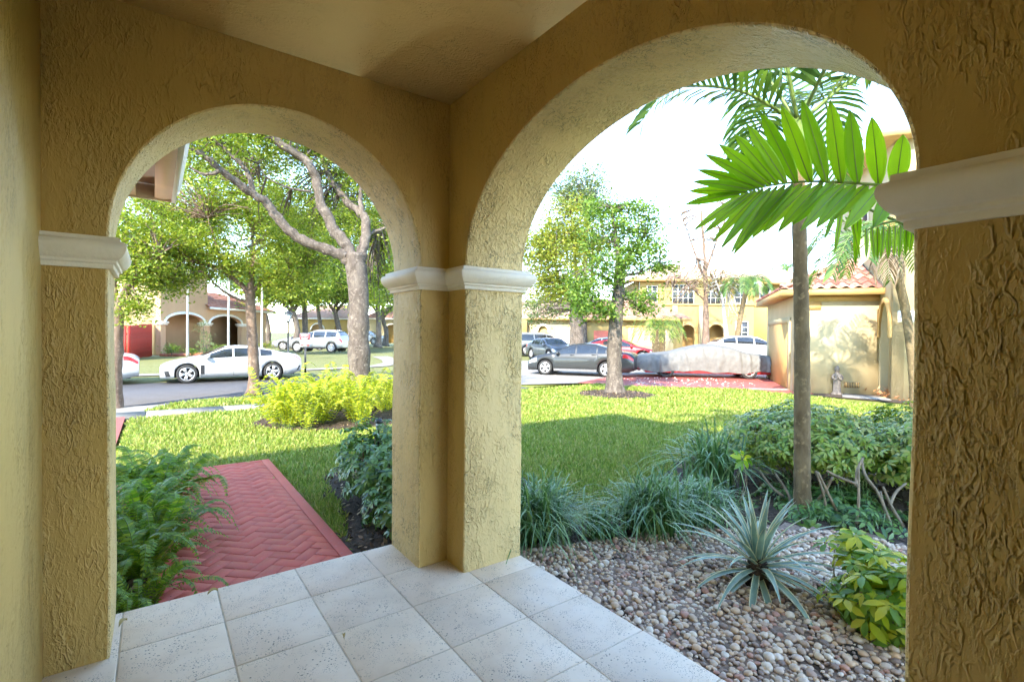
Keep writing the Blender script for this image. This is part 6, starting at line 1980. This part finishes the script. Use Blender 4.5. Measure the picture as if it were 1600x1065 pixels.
# mulch chips and dead leaves over the beds
chips = []
for pl_, n_ in ((BED_R, 2600), (BED_P, 1500), (BED_F, 300), (BED_Y, 1200), (RING, 900)):
    a_ = np.array(pl_)
    cx_, cy_ = RNG.uniform(a_[:, 0].min(), a_[:, 0].max(), n_), RNG.uniform(a_[:, 1].min(), a_[:, 1].max(), n_)
    k_ = inside(pl_, cx_, cy_) & ~inside(GRAV, cx_, cy_)
    zz_ = gz(cx_, cy_) + .026
    if pl_ is RING:
        zz_ = zz_ + .10 * np.clip(1 - np.hypot(cx_ - 11.6, cy_ - 10.55) / 1.2, 0, 1)
    chips.append(np.stack([cx_, cy_, zz_], 1)[k_])
V, F = leaf_quads(np.concatenate(chips), np.random.default_rng(14), .065, .45, up=2.2, droop=0)
tag(link('mulch_chips', make_mesh('mulch_chips', V, [F], False, leafmat('mulch_chip', [(.05, .03, .02), (.13, .08, .05), (.26, .17, .10), (.38, .28, .17), (.10, .065, .045)], rough=.8, trans=.05))), 'brown bark chips and dead leaves over the planting beds', 'mulch', kind='stuff')
# fallen leaves
leafb = leafmat('fallen_leaf', [(.42, .28, .08), (.30, .16, .06), (.50, .40, .14), (.22, .26, .06)], trans=.1)
def fallen(label, x, y, z, L, rot, seed):
    f = np.linspace(0, 1, 6)
    w = np.sin(f * math.pi) ** .8 * L * .22
    V = []
    for i in range(6):
        for s in (-1, 0, 1):
            V.append((L * (f[i] - .5), s * w[i], .012 * abs(s) + .015 * math.sin(f[i] * 3)))
    F = [[i * 3 + j, i * 3 + j + 1, i * 3 + j + 4, i * 3 + j + 3] for i in range(5) for j in range(2)]
    o = link('fallen_leaf', make_mesh('fallen_leaf', np.array(V), [np.array(F)], True, leafb), None, (x, y, z), (0, 0, rot))
    tag(o, label, 'leaf', 'fallen leaves on the porch')
fallen('yellow-brown leaf lying at the foot of the left column', -.13, 3.18, .006, .06, 1.0, 1)
fallen('dry leaf on the tiles next to the lowest fern', .27, 3.27, .006, .055, .3, 2)
fallen('tiny brown leaf on the tiles in the bottom middle', .75, 2.42, .006, .035, 1.4, 3)
n = 420
ang, d = RNG.uniform(-.9, .75, n), RNG.uniform(5, 15, n)
r = np.tan(ang) * d
x, y = r * CY + d * SY, -r * SY + d * CY
k = (y < 13) & (x > -.3) & (y > 3.5)
P = np.stack([x, y, gz(x, y) + .05], 1)[k]
pth = (P[:, 0] < PX1) & (P[:, 1] < PY1)
P[pth, 2] = -.142
V, F = leaf_quads(P, np.random.default_rng(9), .05, .5, up=3, droop=0)
tag(link('leaf_litter', make_mesh('leaf_litter', V, [F], False, leafb)), 'scattered dry leaves over lawn and path', 'leaves', kind='stuff')
n = 260
r, d = RNG.uniform(4.6, 9.2, n), RNG.uniform(18.0, 21.4, n)
P = np.array([tuple(rd(a, b, -.328)) for a, b in zip(r, d)])
V, F = leaf_quads(P, np.random.default_rng(10), .09, .6, up=5, droop=0)
tag(link('petals', make_mesh('petals', V, [F], False, simple('petal_white', (.72, .60, .50), .8))), 'pale petals strewn over the red drive by the covered car', 'petals', kind='stuff')
